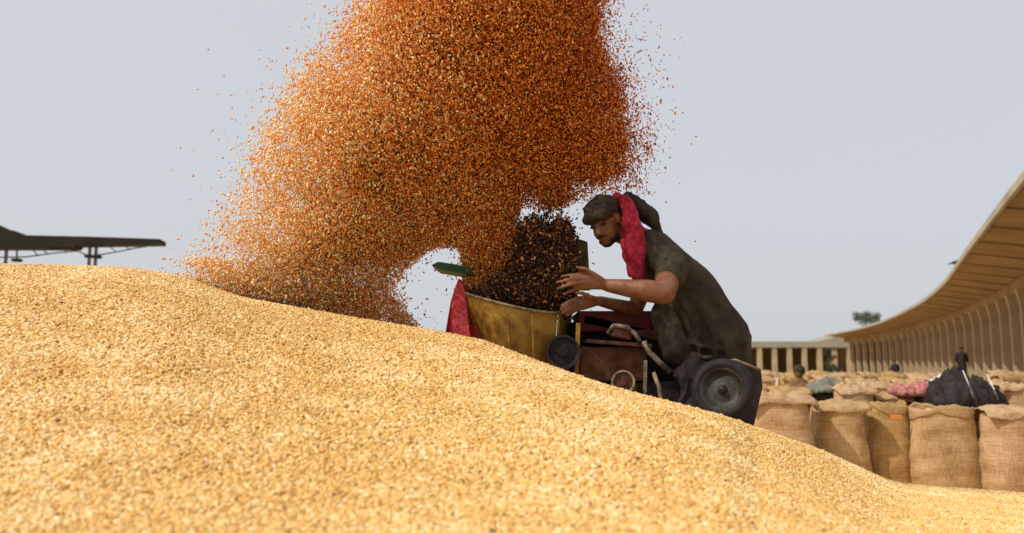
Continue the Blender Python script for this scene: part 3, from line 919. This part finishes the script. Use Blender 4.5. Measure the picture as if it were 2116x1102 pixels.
# ------------------------------------------------------------------ sacks
def sack(cx, cy, w, dpt, h, seed, mat, label, style='open', lean=0.0, group='burlap sacks standing in the yard'):
    r = random.Random(seed)
    root = empty('burlap_sack', (cx, cy, 0.012), label, 'sack', group)
    root.rotation_euler = (0, 0, 0)
    nseg, nh = 40, 30
    bm = bmesh.new()
    rings = []
    ph = [r.random() * 6.28 for _ in range(8)]
    ex = 2.7

    def sect(an, t, infl=1.0):
        c, s = math.cos(an), math.sin(an)
        rr = (abs(c) ** ex + abs(s) ** ex) ** (-1 / ex)
        wob = 1 + 0.025 * math.sin(3 * an + ph[0] + t * 3) + 0.02 * math.sin(5 * an + ph[1] - t * 4) + 0.012 * math.sin(9 * an + ph[2] + 6 * t)
        crease = 0.012 * math.sin(t * 26 + 2.5 * math.sin(an + ph[3]) + ph[4]) * (0.4 + 0.6 * abs(math.sin(an * 1.5 + ph[5])))
        return rr * wob * infl * c * w / 2, rr * wob * infl * s * dpt / 2, crease

    for j in range(nh + 1):
        t = j / nh
        bulge = 0.90 + 0.12 * math.sin(PI * min(1, t * 1.25 + 0.1)) - 0.05 * max(0, t - 0.8) * 5
        if j == 0: bulge *= 0.93
        if t < 0.05: bulge *= 0.97
        ring = []
        for k in range(nseg):
            an = 2 * PI * k / nseg
            x, y, cr = sect(an, t, bulge)
            z = t * h + (0.022 * math.sin(2 * an + ph[6]) + 0.012 * math.sin(5 * an + ph[7])) * t
            ring.append(bm.verts.new((cx + x * (1 + cr * 1.6) + lean * t, cy + y * (1 + cr * 1.6), 0.012 + z)))
        rings.append(ring)
    for j in range(nh):
        for k in range(nseg):
            bm.faces.new((rings[j][k], rings[j][(k + 1) % nseg], rings[j + 1][(k + 1) % nseg], rings[j + 1][k]))
    bm.faces.new(rings[0][::-1])
    top = h
    me = bpy.data.meshes.new('sack_body'); bmesh.ops.recalc_face_normals(bm, faces=bm.faces)
    if style == 'open':
        # turned-down collar
        bm.to_mesh(me); bm.free()
        body_ = link('sack_body', me, mat, root)
        sd_ = body_.modifiers.new('t', 'SOLIDIFY'); sd_.thickness = 0.008
        b2 = bmesh.new(); rs = []
        for j, (inf, dz) in enumerate(((0.985, -0.03), (0.99, 0.012), (1.01, 0.035), (1.04, 0.028), (1.055, -0.01), (1.045, -0.055), (1.04, -0.07))):
            ring = []
            for k in range(nseg):
                an = 2 * PI * k / nseg
                x, y, cr = sect(an, 1.0, 0.86 * inf)
                z = h + dz * (1 + 0.4 * math.sin(4 * an + ph[0])) + 0.022 * math.sin(2 * an + ph[6]) + 0.012 * math.sin(5 * an + ph[7]) + 0.012 * math.sin(11 * an + ph[2])
                ring.append(b2.verts.new((cx + x + lean, cy + y, 0.012 + z)))
            rs.append(ring)
        for j in range(len(rs) - 1):
            for k in range(nseg):
                b2.faces.new((rs[j][k], rs[j][(k + 1) % nseg], rs[j + 1][(k + 1) % nseg], rs[j + 1][k]))
        m2 = bpy.data.meshes.new('collar'); bmesh.ops.recalc_face_normals(b2, faces=b2.faces); b2.to_mesh(m2); b2.free()
        c_ = link('collar', m2, mat, root)
        c_.modifiers.new('t', 'SOLIDIFY').thickness = 0.008
        b3 = bmesh.new()
        cen = b3.verts.new((cx + lean, cy, h + 0.02)); prev = None
        rr_ = []
        for q_ in (0.35, 0.7, 0.97):
            rr_.append([b3.verts.new((cx + lean + sect(2 * PI * k / nseg, 1, 0.83 * q_)[0], cy + sect(2 * PI * k / nseg, 1, 0.83 * q_)[1],
                        h + 0.02 - 0.09 * q_ ** 2 + 0.012 * math.sin(k * 0.9 + q_ * 5 + ph[1]))) for k in range(nseg)])
        for k in range(nseg):
            b3.faces.new((cen, rr_[0][k], rr_[0][(k + 1) % nseg]))
            for a_, b_ in ((0, 1), (1, 2)):
                b3.faces.new((rr_[a_][k], rr_[b_][k], rr_[b_][(k + 1) % nseg], rr_[a_][(k + 1) % nseg]))
        m3 = bpy.data.meshes.new('grain_fill'); bmesh.ops.recalc_face_normals(b3, faces=b3.faces); b3.to_mesh(m3); b3.free()
        link('grain_fill', m3, M_heap, root)
    else:
        # flap folded over the mouth, or ruffled mouth
        last = rings[-1]
        nr = 6
        prev = last
        for q_ in range(1, nr + 1):
            sft = 1 - (q_ / nr) ** 1.4 * 0.97
            ring = []
            for k in range(nseg):
                an = 2 * PI * k / nseg
                x, y, cr = sect(an, 1.0, 0.86 * sft)
                z = h + 0.05 * math.sin(q_ / nr * PI / 2) + 0.035 * math.sin(3 * an + ph[1] + q_) * (q_ / nr) + 0.018 * math.sin(7 * an + q_ * 1.3 + ph[4])
                ring.append(bm.verts.new((cx + x + lean, cy + y, 0.012 + z)))
            for k in range(nseg):
                bm.faces.new((prev[k], prev[(k + 1) % nseg], ring[(k + 1) % nseg], ring[k]))
            prev = ring
        bm.faces.new(prev)
        bmesh.ops.recalc_face_normals(bm, faces=bm.faces)
        bm.to_mesh(me); bm.free()
        body_ = link('sack_body', me, mat, root)
        # crumpled flap
        b2 = bmesh.new(); N1, N2 = 20, 16; g_ = {}
        for i in range(N1):
            for j in range(N2):
                a = i / (N1 - 1) - 0.5; b_ = j / (N2 - 1) - 0.5
                x = cx + lean + a * w * 0.98; y = cy + b_ * dpt * 0.85
                rad = math.hypot(a, b_)
                z = 0.012 + h + 0.075 - rad * 0.06 + 0.05 * mnoise.noise(Vector((x * 6, y * 6, seed))) + 0.025 * mnoise.noise(Vector((x * 16, y * 16, seed)))
                if style == 'ruffle':
                    z += 0.13 * max(0, 0.5 - abs(rad - 0.36) * 4) * (0.6 + math.sin(9 * math.atan2(b_, a) + ph[0]) * 0.6)
                if j < 2: z -= 0.035 * (2 - j); y -= 0.01 * (2 - j)
                g_[i, j] = b2.verts.new((x, y, z))
        for i in range(N1 - 1):
            for j in range(N2 - 1):
                b2.faces.new((g_[i, j], g_[i + 1, j], g_[i + 1, j + 1], g_[i, j + 1]))
        m2 = bpy.data.meshes.new('flap'); b2.to_mesh(m2); b2.free()
        f2 = link('flap', m2, mat, root)
        f2.modifiers.new('t', 'SOLIDIFY').thickness = 0.01
    return root


def sack_px(l, r, top, bot, d, seed, mat, label, style, dpt=0.5, lean=0.0):
    a, b_ = P(l, bot, d), P(r, bot, d)
    zt = P((l + r) / 2, top, d).z
    return sack((a.x + b_.x) / 2, d + dpt / 2, b_.x - a.x, dpt, zt, seed, mat, label, style, lean)


sack_px(1548, 1704, 832, 975, 8.9, 11, M_burlap2, 'pinkish burlap sack with ruffled open mouth nearest the worker\'s wheel', 'ruffle', 0.62)
sack_px(1700, 1814, 846, 985, 9.2, 12, M_burlap, 'tan burlap sack with a loose flap folded over its top, next to the ruffled sack', 'flap', 0.58)
sack_px(1812, 1906, 844, 998, 9.4, 13, M_burlap3, 'narrow ochre burlap sack with orange stitching between two wider sacks', 'open', 0.55)
sack_px(1903, 2055, 852, 1003, 9.2, 14, M_burlap, 'widest open burlap sack with turned-down collar below the black bundle', 'open', 0.60)
sack_px(2058, 2190, 858, 1012, 9.0, 15, M_burlap2, 'pinkish tan burlap sack cut off by the right edge of the picture', 'flap', 0.60)
# orange stitch mark on the narrow sack
st = MB().box(P(1852, 862, 9.36), (0.14, 0.02, 0.05), None, 0.006).build('stitched_patch', noisy('orange_thread', (0.6, 0.2, 0.06), (0.7, 0.28, 0.09), 30, 0.9, 0.3))
par = [o for o in bpy.data.objects if o.name.startswith('burlap_sack') and 'narrow ochre' in o.get('label', '')][0]
st.parent = par; st.matrix_parent_inverse = Matrix.Translation(-par.location)
# second row
back = [(1600, 1690, 812, 10.9, 'flap', M_burlap3, 'ochre burlap sack standing behind the ruffled sack'),
        (1745, 1830, 812, 10.8, 'ruffle', M_burlap2, 'pale burlap sack with ruffled top behind the sack with the folded flap'),
        (1822, 1905, 826, 10.9, 'flap', M_burlap, 'tan burlap sack under the faded red cloth'),
        (1925, 2010, 838, 10.7, 'flap', M_burlap3, 'ochre burlap sack carrying the left half of the black bundle'),
        (2012, 2085, 838, 10.9, 'flap', M_burlap, 'tan burlap sack carrying the right half of the black bundle'),
        (2086, 2170, 806, 10.7, 'flap', M_burlap2, 'pinkish burlap sack rising behind the sack at the right edge')]
for i, (l, r, t, d, stl, m, lab) in enumerate(back):
    sack_px(l, r, t, 990, d, 40 + i, m, lab, stl, 0.5)


# rows of sacks farther back in the yard
far_lab = 'one of the small burlap sacks standing in rows far behind the front sacks'
proto = [sack(0, 0, 0.62, 0.55, 0.92, 71 + i, m, far_lab, 'flap', 0, 'burlap sacks in far rows') for i, m in enumerate((M_burlap, M_burlap3, M_burlap2))]
kk_ = 0
NUMW = 'first second third fourth fifth sixth seventh eighth ninth tenth eleventh twelfth thirteenth fourteenth fifteenth sixteenth'.split()
for row, d in enumerate((13.6, 17.5, 23.0)):
    x = P(1550, 800, d).x + 0.2 * row; inrow = 0
    while x < P(2140, 800, d).x:
        src = proto[kk_ % 3]
        o = src if kk_ < 3 else src.copy()
        if kk_ >= 3:
            COL.objects.link(o)
            for ch_ in [c for c in src.children]:
                c = ch_.copy(); COL.objects.link(c); c.parent = o; c.matrix_parent_inverse = ch_.matrix_parent_inverse.copy()
        o.location = (x, d + rng.normal(0, .12), 0.012)
        o.rotation_euler = (0, 0, rng.uniform(-.3, .3))
        kz = rng.uniform(1.12, 1.25) + 0.06 * row; o.scale = (rng.uniform(.92, 1.1), 1, kz)
        o['label'] = '%s burlap sack, %s from the left in the %s row far behind the front sacks' % (('tan', 'ochre', 'pinkish')[kk_ % 3], NUMW[min(inrow, 15)], ('nearest', 'middle', 'farthest')[row])
        kk_ += 1; inrow += 1
        x += rng.uniform(0.66, 0.78) if rng.random() < 0.86 else rng.uniform(1.1, 1.5)


# crumpled cloths on the sacks
def crumple(name, l, r, top, bot, d, dpt, mat, seed, label, cat, amp=0.10):
    N1, N2 = 40, 26
    a, b_ = P(l, bot, d), P(r, bot, d)
    zb = a.z; zt = P((l + r) / 2, top, d).z
    bm = bmesh.new(); g_ = {}
    for i in range(N1):
        for j in range(N2):
            u = i / (N1 - 1); v = j / (N2 - 1)
            x = a.x + (b_.x - a.x) * u; y = d + dpt * v
            e = max(0.0, math.sin(PI * u)) ** 0.3 * max(0.0, math.sin(PI * v)) ** 0.4
            n_ = mnoise.noise(Vector((x * 4, y * 4, seed))) * 0.6 + mnoise.noise(Vector((x * 11, y * 11, seed + 3))) * 0.3
            z = zb + (zt - zb) * e * (0.72 + n_ * 0.8) + amp * 0.3 * mnoise.noise(Vector((x * 25, y * 25, seed)))
            g_[i, j] = bm.verts.new((x + 0.03 * mnoise.noise(Vector((y * 9, x * 9, 1))), y, z))
    for i in range(N1 - 1):
        for j in range(N2 - 1):
            bm.faces.new((g_[i, j], g_[i + 1, j], g_[i + 1, j + 1], g_[i, j + 1]))
    edge = [g_[i, 0] for i in range(N1)] + [g_[N1 - 1, j] for j in range(1, N2)] + [g_[i, N2 - 1] for i in range(N1 - 2, -1, -1)] + [g_[0, j] for j in range(N2 - 2, 0, -1)]
    bm.faces.new(edge[::-1])
    me = bpy.data.meshes.new(name); bmesh.ops.recalc_face_normals(bm, faces=bm.faces); bm.to_mesh(me); bm.free()
    o = link(name, me, mat)
    if label: tag(o, label, cat)
    return o


crumple('red_cloth', 1862, 1945, 782, 818, 10.75, 0.5, M_pink, 5, 'faded red cloth heaped on a sack left of the black bundle', 'cloth')
crumple('white_cloth', 1938, 1972, 762, 795, 10.9, 0.3, M_white, 6, 'small off white cloth between the red cloth and the black bundle', 'cloth')
bun = crumple('black_bundle', 1945, 2095, 758, 846, 10.3, 0.9, M_tarp, 19, 'black tarpaulin bundle tied with pale straps on top of the sacks', 'bundle', 0.2)
for (x0, y0, x1, y1) in ((1990, 770, 2012, 822), (2040, 778, 2062, 826)):
    s_ = MB().tube([P(x0, y0 - 4, 10.42), P((x0 + x1) / 2, (y0 + y1) / 2 - 4, 10.26), P(x1, y1, 10.22)], 0.008, 6).build('strap', M_white, bun, True)
    s_.matrix_parent_inverse = Matrix.Identity(4)
crumple('grey_tarpaulin', 1688, 1765, 778, 812, 11.8, 0.9, M_tarpg, 12, 'grey green tarpaulin lying over a low stack behind the sacks', 'tarpaulin')
lw = MB().box((P(1727, 826, 12.2)), (0.55, 0.7, 0.18), None, 0.02).build('crate', M_dsteel)
lw.location.z = 0; tag(lw, 'dark crate under the grey green tarpaulin', 'crate')
crate_bottom = P(1727, 826, 12.2).z - 0.09
MB().box((P(1727, 826, 12.2).x, 12.2, crate_bottom / 2), (0.5, 0.6, crate_bottom), None, 0.02).build('crate_base', M_wood, lw)


# squatting or standing people, far off
def far_person(px, foot, top, d, m1, m2, label, squat=False):
    b0 = P(px, foot, d); b0.z = 0.0 if b0.z < 0.4 else b0.z
    ht = P(px, top, d).z - b0.z
    root = empty('person', b0, label, 'person')
    k = ht / 1.7 if not squat else ht / 1.0
    Z = lambda x, y, z: b0 + Vector((x, y, z)) * k
    q = MB()
    if squat:
        q.ball(Z(0, 0, .90), (0.085 * k, 0.095 * k, 0.11 * k)); q.cone(Z(0, 0, .78), Z(0.02, 0, .70), .05 * k, .06 * k)
        q.cone(Z(0, 0, .62), Z(.06, 0, .25), .15 * k, .14 * k)
        for s in (-1, 1):
            q.cone(Z(.05, .1 * s, .2), Z(-.3, .14 * s, .42), .085 * k, .06 * k); q.cone(Z(-.3, .14 * s, .42), Z(-.2, .14 * s, .05), .055 * k, .04 * k)
            q.cone(Z(0, .17 * s, .63), Z(-.2, .2 * s, .42), .055 * k, .04 * k); q.cone(Z(-.2, .2 * s, .42), Z(-.38, .1 * s, .45), .04 * k, .03 * k)
            q.cone(Z(-.18, .14 * s, .03), Z(-.32, .14 * s, .02), .035 * k, .03 * k)
        soften(q.build('body', M_skin, root, True), .016 * k, 3)
        t = MB(); t.cone(Z(0, 0, .64), Z(.06, 0, .22), .175 * k, .17 * k)
        for s in (-1, 1): t.cone(Z(0, .15 * s, .64), Z(-.14, .19 * s, .5), .08 * k, .065 * k); t.cone(Z(.05, .1 * s, .2), Z(-.3, .14 * s, .42), .11 * k, .08 * k)
        soften(t.build('clothes', m1, root, True), .02 * k, 3)
        MB().ball(Z(.01, 0, .93), (0.10 * k, 0.105 * k, 0.10 * k)).build('turban', m2, root, True)
    else:
        q.ball(Z(0, 0, 1.58), (0.085 * k, 0.08 * k, 0.115 * k)); q.cone(Z(0, 0, 1.46), Z(0, 0, 1.4), .05 * k, .06 * k)
        q.cone(Z(0, 0, 1.3), Z(0, 0, .95), .15 * k, .13 * k)
        for s in (-1, 1):
            q.cone(Z(.09 * s, 0, .9), Z(.1 * s, -.03, .48), .085 * k, .06 * k); q.cone(Z(.1 * s, -.03, .48), Z(.1 * s, 0, .08), .055 * k, .04 * k)
            q.cone(Z(.1 * s, 0, .04), Z(.1 * s, -.13, .03), .04 * k, .03 * k)
            q.cone(Z(.19 * s, 0, 1.36), Z(.25 * s, 0, 1.08), .05 * k, .04 * k); q.cone(Z(.25 * s, 0, 1.08), Z(.23 * s, -.1, .84), .04 * k, .03 * k)
        soften(q.build('body', M_skin, root, True), .016 * k, 3)
        t = MB(); t.cone(Z(0, 0, 1.3), Z(0, 0, .8), .18 * k, .17 * k)
        for s in (-1, 1): t.cone(Z(.19 * s, 0, 1.37), Z(.25 * s, 0, 1.08), .07 * k, .06 * k); t.cone(Z(.09 * s, 0, .85), Z(.1 * s, 0, .2), .11 * k, .08 * k)
        soften(t.build('clothes', m1, root, True), .02 * k, 3)
        MB().ball(Z(0, .01, 1.62), (0.095 * k, 0.095 * k, 0.09 * k)).build('hair', m2, root, True)
    return root


far_person(1655, 880, 757, 12.5, M_browncloth, M_cap, 'person in brown clothes crouching behind the ruffled sack', True)
far_person(1742, 800, 762, 45, M_white, M_hair, 'small distant person in pale clothes beside the dark green shrub')
far_person(1852, 800, 744, 36, M_trouser, M_hair, 'distant person in dark clothes among the columns of the long shed')
far_person(1991, 800, 716, 26, M_trouser, M_hair, 'person in dark brown clothes standing behind the black bundle')


# ------------------------------------------------------------------ trees
def tree(px, base_z, top, d, w, label, seed, name='tree', cat='tree', low=0.3, mat=None, n=None):
    r = np.random.default_rng(seed)
    c = P(px, top, d)
    H_ = c.z
    root = empty(name, (c.x, d, 0), label, cat)
    tr_ = MB().tube([(c.x, d, -0.1), (c.x + 0.02 * H_, d, H_ * .35), (c.x - .01 * H_, d, H_ * .7)], [H_ * .03, H_ * .022, H_ * .01], 8)
    for k in range(5):
        a = r.random() * 6.28
        tr_.tube([(c.x, d, H_ * (.3 + .07 * k)), (c.x + math.cos(a) * w * .35, d + math.sin(a) * w * .35, H_ * (.5 + .07 * k))], [H_ * .012, H_ * .005], 5)
    tr_.build('trunk', M_bark, root, True)
    cl = [(r.normal(0, .28) * w, r.normal(0, .28) * w, H_ * (low + (0.93 - low) * r.random() ** 0.8)) for _ in range(26)]
    n = n or 6000
    bm_v, bm_f = [], []
    for i in range(n):
        q = cl[i % len(cl)]
        sh_ = 1 - abs((q[2] / H_ - (low + 1) / 2)) * 0.8
        v = r.normal(0, 1, 3); v /= np.linalg.norm(v); v *= r.random() ** .4 * w * .2
        p = np.array([c.x + q[0] * sh_, d + q[1] * sh_, min(q[2], H_ * .96)]) + v * [1, 1, .8]
        s = w * 0.028 * (0.6 + r.random())
        e1 = r.normal(0, 1, 3); e1 /= np.linalg.norm(e1); e2 = np.cross(e1, r.normal(0, 1, 3)); e2 /= np.linalg.norm(e2)
        b0 = len(bm_v)
        bm_v += [tuple(p - e1 * s), tuple(p + e2 * s * .5), tuple(p + e1 * s), tuple(p - e2 * s * .5)]
        bm_f.append((b0, b0 + 1, b0 + 2, b0 + 3))
    me = bpy.data.meshes.new('crown'); me.from_pydata(bm_v, [], bm_f); me.update()
    link('crown', me, mat or M_leaf, root, False)
    return root


tree(1795, 0, 638, 110, 2.9, 'lone grey tree crown showing above the roof of the long shed', 4, low=0.78, n=2500)
tree(1715, 0, 716, 60, 1.1, 'dark green narrow tree against the pale far shed', 5, low=0.05, n=5000)

# ------------------------------------------------------------------ long curved shed on the right
EAVE = [(8.0, 8.5), (13.7, 21.4), (19.0, 33.0), (24.4, 44.5), (30.0, 58.0), (36.0, 75), (40.2, 88), (43.9, 103), (47.0, 121)]
ex_, ey_ = np.array(EAVE).T
tt = np.concatenate([[0], np.cumsum(np.hypot(np.diff(ex_), np.diff(ey_)))])
# smooth resample
T = np.linspace(0, tt[-1], 160)
cx_, cy_ = np.interp(T, tt, ex_), np.interp(T, tt, ey_)
k7 = np.ones(15) / 15
cx_s = np.convolve(np.pad(cx_, 7, 'reflect', reflect_type='odd'), k7, 'valid'); cy_s = np.convolve(np.pad(cy_, 7, 'reflect', reflect_type='odd'), k7, 'valid')
tx, ty = np.gradient(cx_s), np.gradient(cy_s)
ln = np.hypot(tx, ty); tx /= ln; ty /= ln
nx_, ny_ = ty, -tx            # to the right, into the shed
S = np.concatenate([[0], np.cumsum(np.hypot(np.diff(cx_s), np.diff(cy_s)))])


def on(s, off):
    return (float(np.interp(s, S, cx_s + nx_ * off)), float(np.interp(s, S, cy_s + ny_ * off)))


ZE = CAMZ + 4.88
shed = empty('market_shed', (*on(20, 8), 0), 'long sand coloured market shed curving into the distance behind the sacks', 'building')


def sweep(name, prof, mat, s0=0, s1=None, step=2):
    """prof: list of (offset, z), closed section swept along the plan curve"""
    s1 = s1 or S[-1]
    ss_ = np.arange(s0, s1, step)
    bm = bmesh.new(); rings = []
    for s in ss_:
        rings.append([bm.verts.new((*on(s, o_), z_)) for o_, z_ in prof])
    n = len(prof)
    for i in range(len(rings) - 1):
        for k in range(n):
            bm.faces.new((rings[i][k], rings[i][(k + 1) % n], rings[i + 1][(k + 1) % n], rings[i + 1][k]))
    bm.faces.new(rings[0]); bm.faces.new(rings[-1][::-1])
    me = bpy.data.meshes.new(name); bmesh.ops.recalc_face_normals(bm, faces=bm.faces); bm.to_mesh(me); bm.free()
    return link(name, me, mat, shed, False)


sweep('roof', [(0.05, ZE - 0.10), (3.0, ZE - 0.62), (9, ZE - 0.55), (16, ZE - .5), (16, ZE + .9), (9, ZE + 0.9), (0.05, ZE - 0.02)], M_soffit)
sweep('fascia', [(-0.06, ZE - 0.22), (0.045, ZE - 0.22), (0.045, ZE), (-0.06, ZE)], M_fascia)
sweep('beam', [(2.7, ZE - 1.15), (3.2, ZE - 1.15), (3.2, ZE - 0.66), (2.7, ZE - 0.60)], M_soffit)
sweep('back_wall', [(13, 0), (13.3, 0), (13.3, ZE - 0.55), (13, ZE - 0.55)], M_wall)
sweep('platform', [(1.6, 0), (13, 0), (13, 0.5), (1.6, 0.5)], M_plaster)
ew = MB()
sN = S[-1] - 2.2
a_, b_, c_, d_ = on(sN, 3.4), on(sN, 12.9), on(sN + .4, 12.9), on(sN + .4, 3.4)
ew.prism([(*a_, 0.505), (*b_, 0.505), (*b_, ZE - 0.66), (*a_, ZE - 0.66)], (d_[0] - a_[0], d_[1] - a_[1], 0))
ew.build('end_wall', M_wall, shed)
# columns, flared at the head, with brackets reaching to the eave
colm = bmesh.new()
def _box(bm, x0, x1, y0, y1, z0, z1, t=0.0):
    v = [bm.verts.new(p) for p in ((x0, y0, z0), (x1, y0, z0), (x1, y1, z0), (x0, y1, z0), (x0 - t, y0 - t, z1), (x1 + t, y0 - t, z1), (x1 + t, y1 + t, z1), (x0 - t, y1 + t, z1))]
    for f in ((0, 1, 2, 3), (7, 6, 5, 4), (0, 4, 5, 1), (1, 5, 6, 2), (2, 6, 7, 3), (3, 7, 4, 0)):
        bm.faces.new([v[i] for i in f])
_box(colm, -.30, .30, -.22, .22, 0, 0.25)
_box(colm, -.25, .25, -.18, .18, 0.25, ZE - 1.15 - 0.5 - 0.7)
_box(colm, -.25, .25, -.18, .18, ZE - 2.35, ZE - 1.655, 0.14)
bmesh.ops.recalc_face_normals(colm, faces=colm.faces)
cme = bpy.data.meshes.new('column'); colm.to_mesh(cme); colm.free(); cme.materials.append(M_plaster)
brk = bmesh.new()
v = [brk.verts.new(p) for p in ((0, -.09, 0), (-2.85, -.09, 0.50), (-2.85, -.09, 0.49), (-0.2, -.09, 0.0), (0, .09, 0), (-2.85, .09, 0.50), (-2.85, .09, 0.49), (-0.2, .09, 0.0))]
for f in ((0, 1, 2, 3), (7, 6, 5, 4), (0, 4, 5, 1), (1, 5, 6, 2), (2, 6, 7, 3), (3, 7, 4, 0)):
    brk.faces.new([v[i] for i in f])
bmesh.ops.recalc_face_normals(brk, faces=brk.faces)
bme = bpy.data.meshes.new('bracket'); brk.to_mesh(bme); brk.free(); bme.materials.append(M_soffit)
for off in (2.95, 8.5):
    for i, s in enumerate(np.arange(6, S[-1] - 2, 3.5 if off < 5 else 6.3)):
        x, y = on(s, off)
        i_ = int(np.argmin(abs(S - s)))
        ang = math.atan2(ny_[i_], nx_[i_])
        c_ = bpy.data.objects.new('column', cme); COL.objects.link(c_); c_.parent = shed
        c_.matrix_parent_inverse = Matrix.Translation(-shed.location)
        c_.location = (x, y, 0.503); c_.rotation_euler = (0, 0, ang)
        if off < 5:
            b_ = bpy.data.objects.new('bracket', bme); COL.objects.link(b_); b_.parent = shed
            b_.matrix_parent_inverse = Matrix.Translation(-shed.location)
            b_.location = (x, y, ZE - 0.64); b_.rotation_euler = (0, 0, ang)
# bird on the eave
x, y = on(24.5, 0)
bp = P(1985, 548, 38.0)
bs = float(S[np.argmin(abs(cy_s - 38.0))]); x, y = on(bs, 0)
bird = MB().cone((x - .12, y, ZE + .12), (x + .14, y, ZE + .16), .07, .10)
bird.ball((x + .2, y, ZE + .27), .06).cone((x - .12, y, ZE + .12), (x - .38, y, ZE + .05), .05, .02).cone((x + .05, y, ZE + .08), (x + .05, y, ZE + 0.005), .012, .012)
o = bird.build('bird', M_cap, None, True); soften(o, .015, 2)
tag(o, 'small dark bird perched on the eave of the long shed', 'bird')

# far shed facing the yard
D = 150.0
l_, r_ = P(1470, 706, D).x, P(1800, 706, D).x
zt = P(1600, 706, D).z
fs = empty('far_shed', ((l_ + r_) / 2, D, 0), 'far grey green shed with a row of columns at the end of the yard', 'building')
MB().box(((l_ + r_) / 2, D + 6, zt - 0.55), (r_ - l_, 13, 1.1)).build('roof', M_farwall, fs)
xb0, xb1 = P(1690, 700, D).x, P(1790, 700, D).x
gb = MB(); gb.prism([(xb0, D - .4, zt + .003), (xb0 + 4.5, D - .4, zt + 1.2), (xb1, D - .4, zt + 2.1), (xb1, D - .4, zt + .003)], (0, 11, 0)); gb.build('gable_roof', M_farwall, fs)
MB().box(((l_ + r_) / 2, D + 11.5, (zt - 1.1) / 2), (r_ - l_, .4, zt - 1.1)).build('back_wall', M_wall, fs)
xx = l_ + 0.5
while xx < r_:
    MB().box((xx, D, (zt - 1.1) / 2), (0.85, .7, zt - 1.1)).build('column', M_plaster, fs)
    xx += 2.8

# ------------------------------------------------------------------ dark canopy on the left
D = 30.0
can = empty('steel_canopy', (P(100, 500, D).x, D, 0), 'dark flat steel canopy on thin posts behind the heap on the left', 'canopy')
cr = MB()
q = [P(-700, 512, D), P(150, 512, D), P(155, 506, D), P(330, 503, D), P(330, 494, D), P(180, 489, D), P(45, 486, D), P(30, 477, D), P(15, 474, D), P(0, 468, D), P(-60, 440, D), P(-700, 380, D)]
cr.prism(q, (-0.1, 0.8, 0))
cr.build('roof', M_dark, can)
for (a, b_) in (((112, 508), (112, 516)), ((146, 508), (146, 516))):
    pass
MB().box(P(130, 514, D + .3), (0.75, .5, .1)).build('lamp_housing', M_dark, can)
for q0 in (-90, 14, 186, 199):
    a = P(q0, 512, D + .6)
    MB().bar(a, (a.x, a.y, 0), 0.09, 0.09).build('post', M_truss, can)
for q0, b_ in ((35, 538), (185, 530), (200, 531)):
    a = P(q0, 512, D + .2); e = P(q0, b_, D + .2)
    MB().bar(a, e, 0.05).build('hanger', M_truss, can)
    MB().box(e, (0.28, .28, .12), None, 0.02).build('lamp', M_dark, can)
ch = [(-100, 534), (55, 531), (105, 524), (160, 519), (185, 530), (235, 522), (275, 514), (328, 505)]
for a, b_ in zip(ch[:-1], ch[1:]):
    MB().bar(P(*a, D + 1), P(*b_, D + 1), 0.045).build('truss_bar', M_truss, can)
for q0, q1, e in ((60, 80, 530), (80, 100, 526), (120, 140, 522), (225, 240, 521), (255, 270, 516), (285, 300, 511)):
    MB().bar(P(q0, 508, D + 1), P(q1, e, D + 1), 0.035).build('truss_bar', M_truss, can)
print('done')
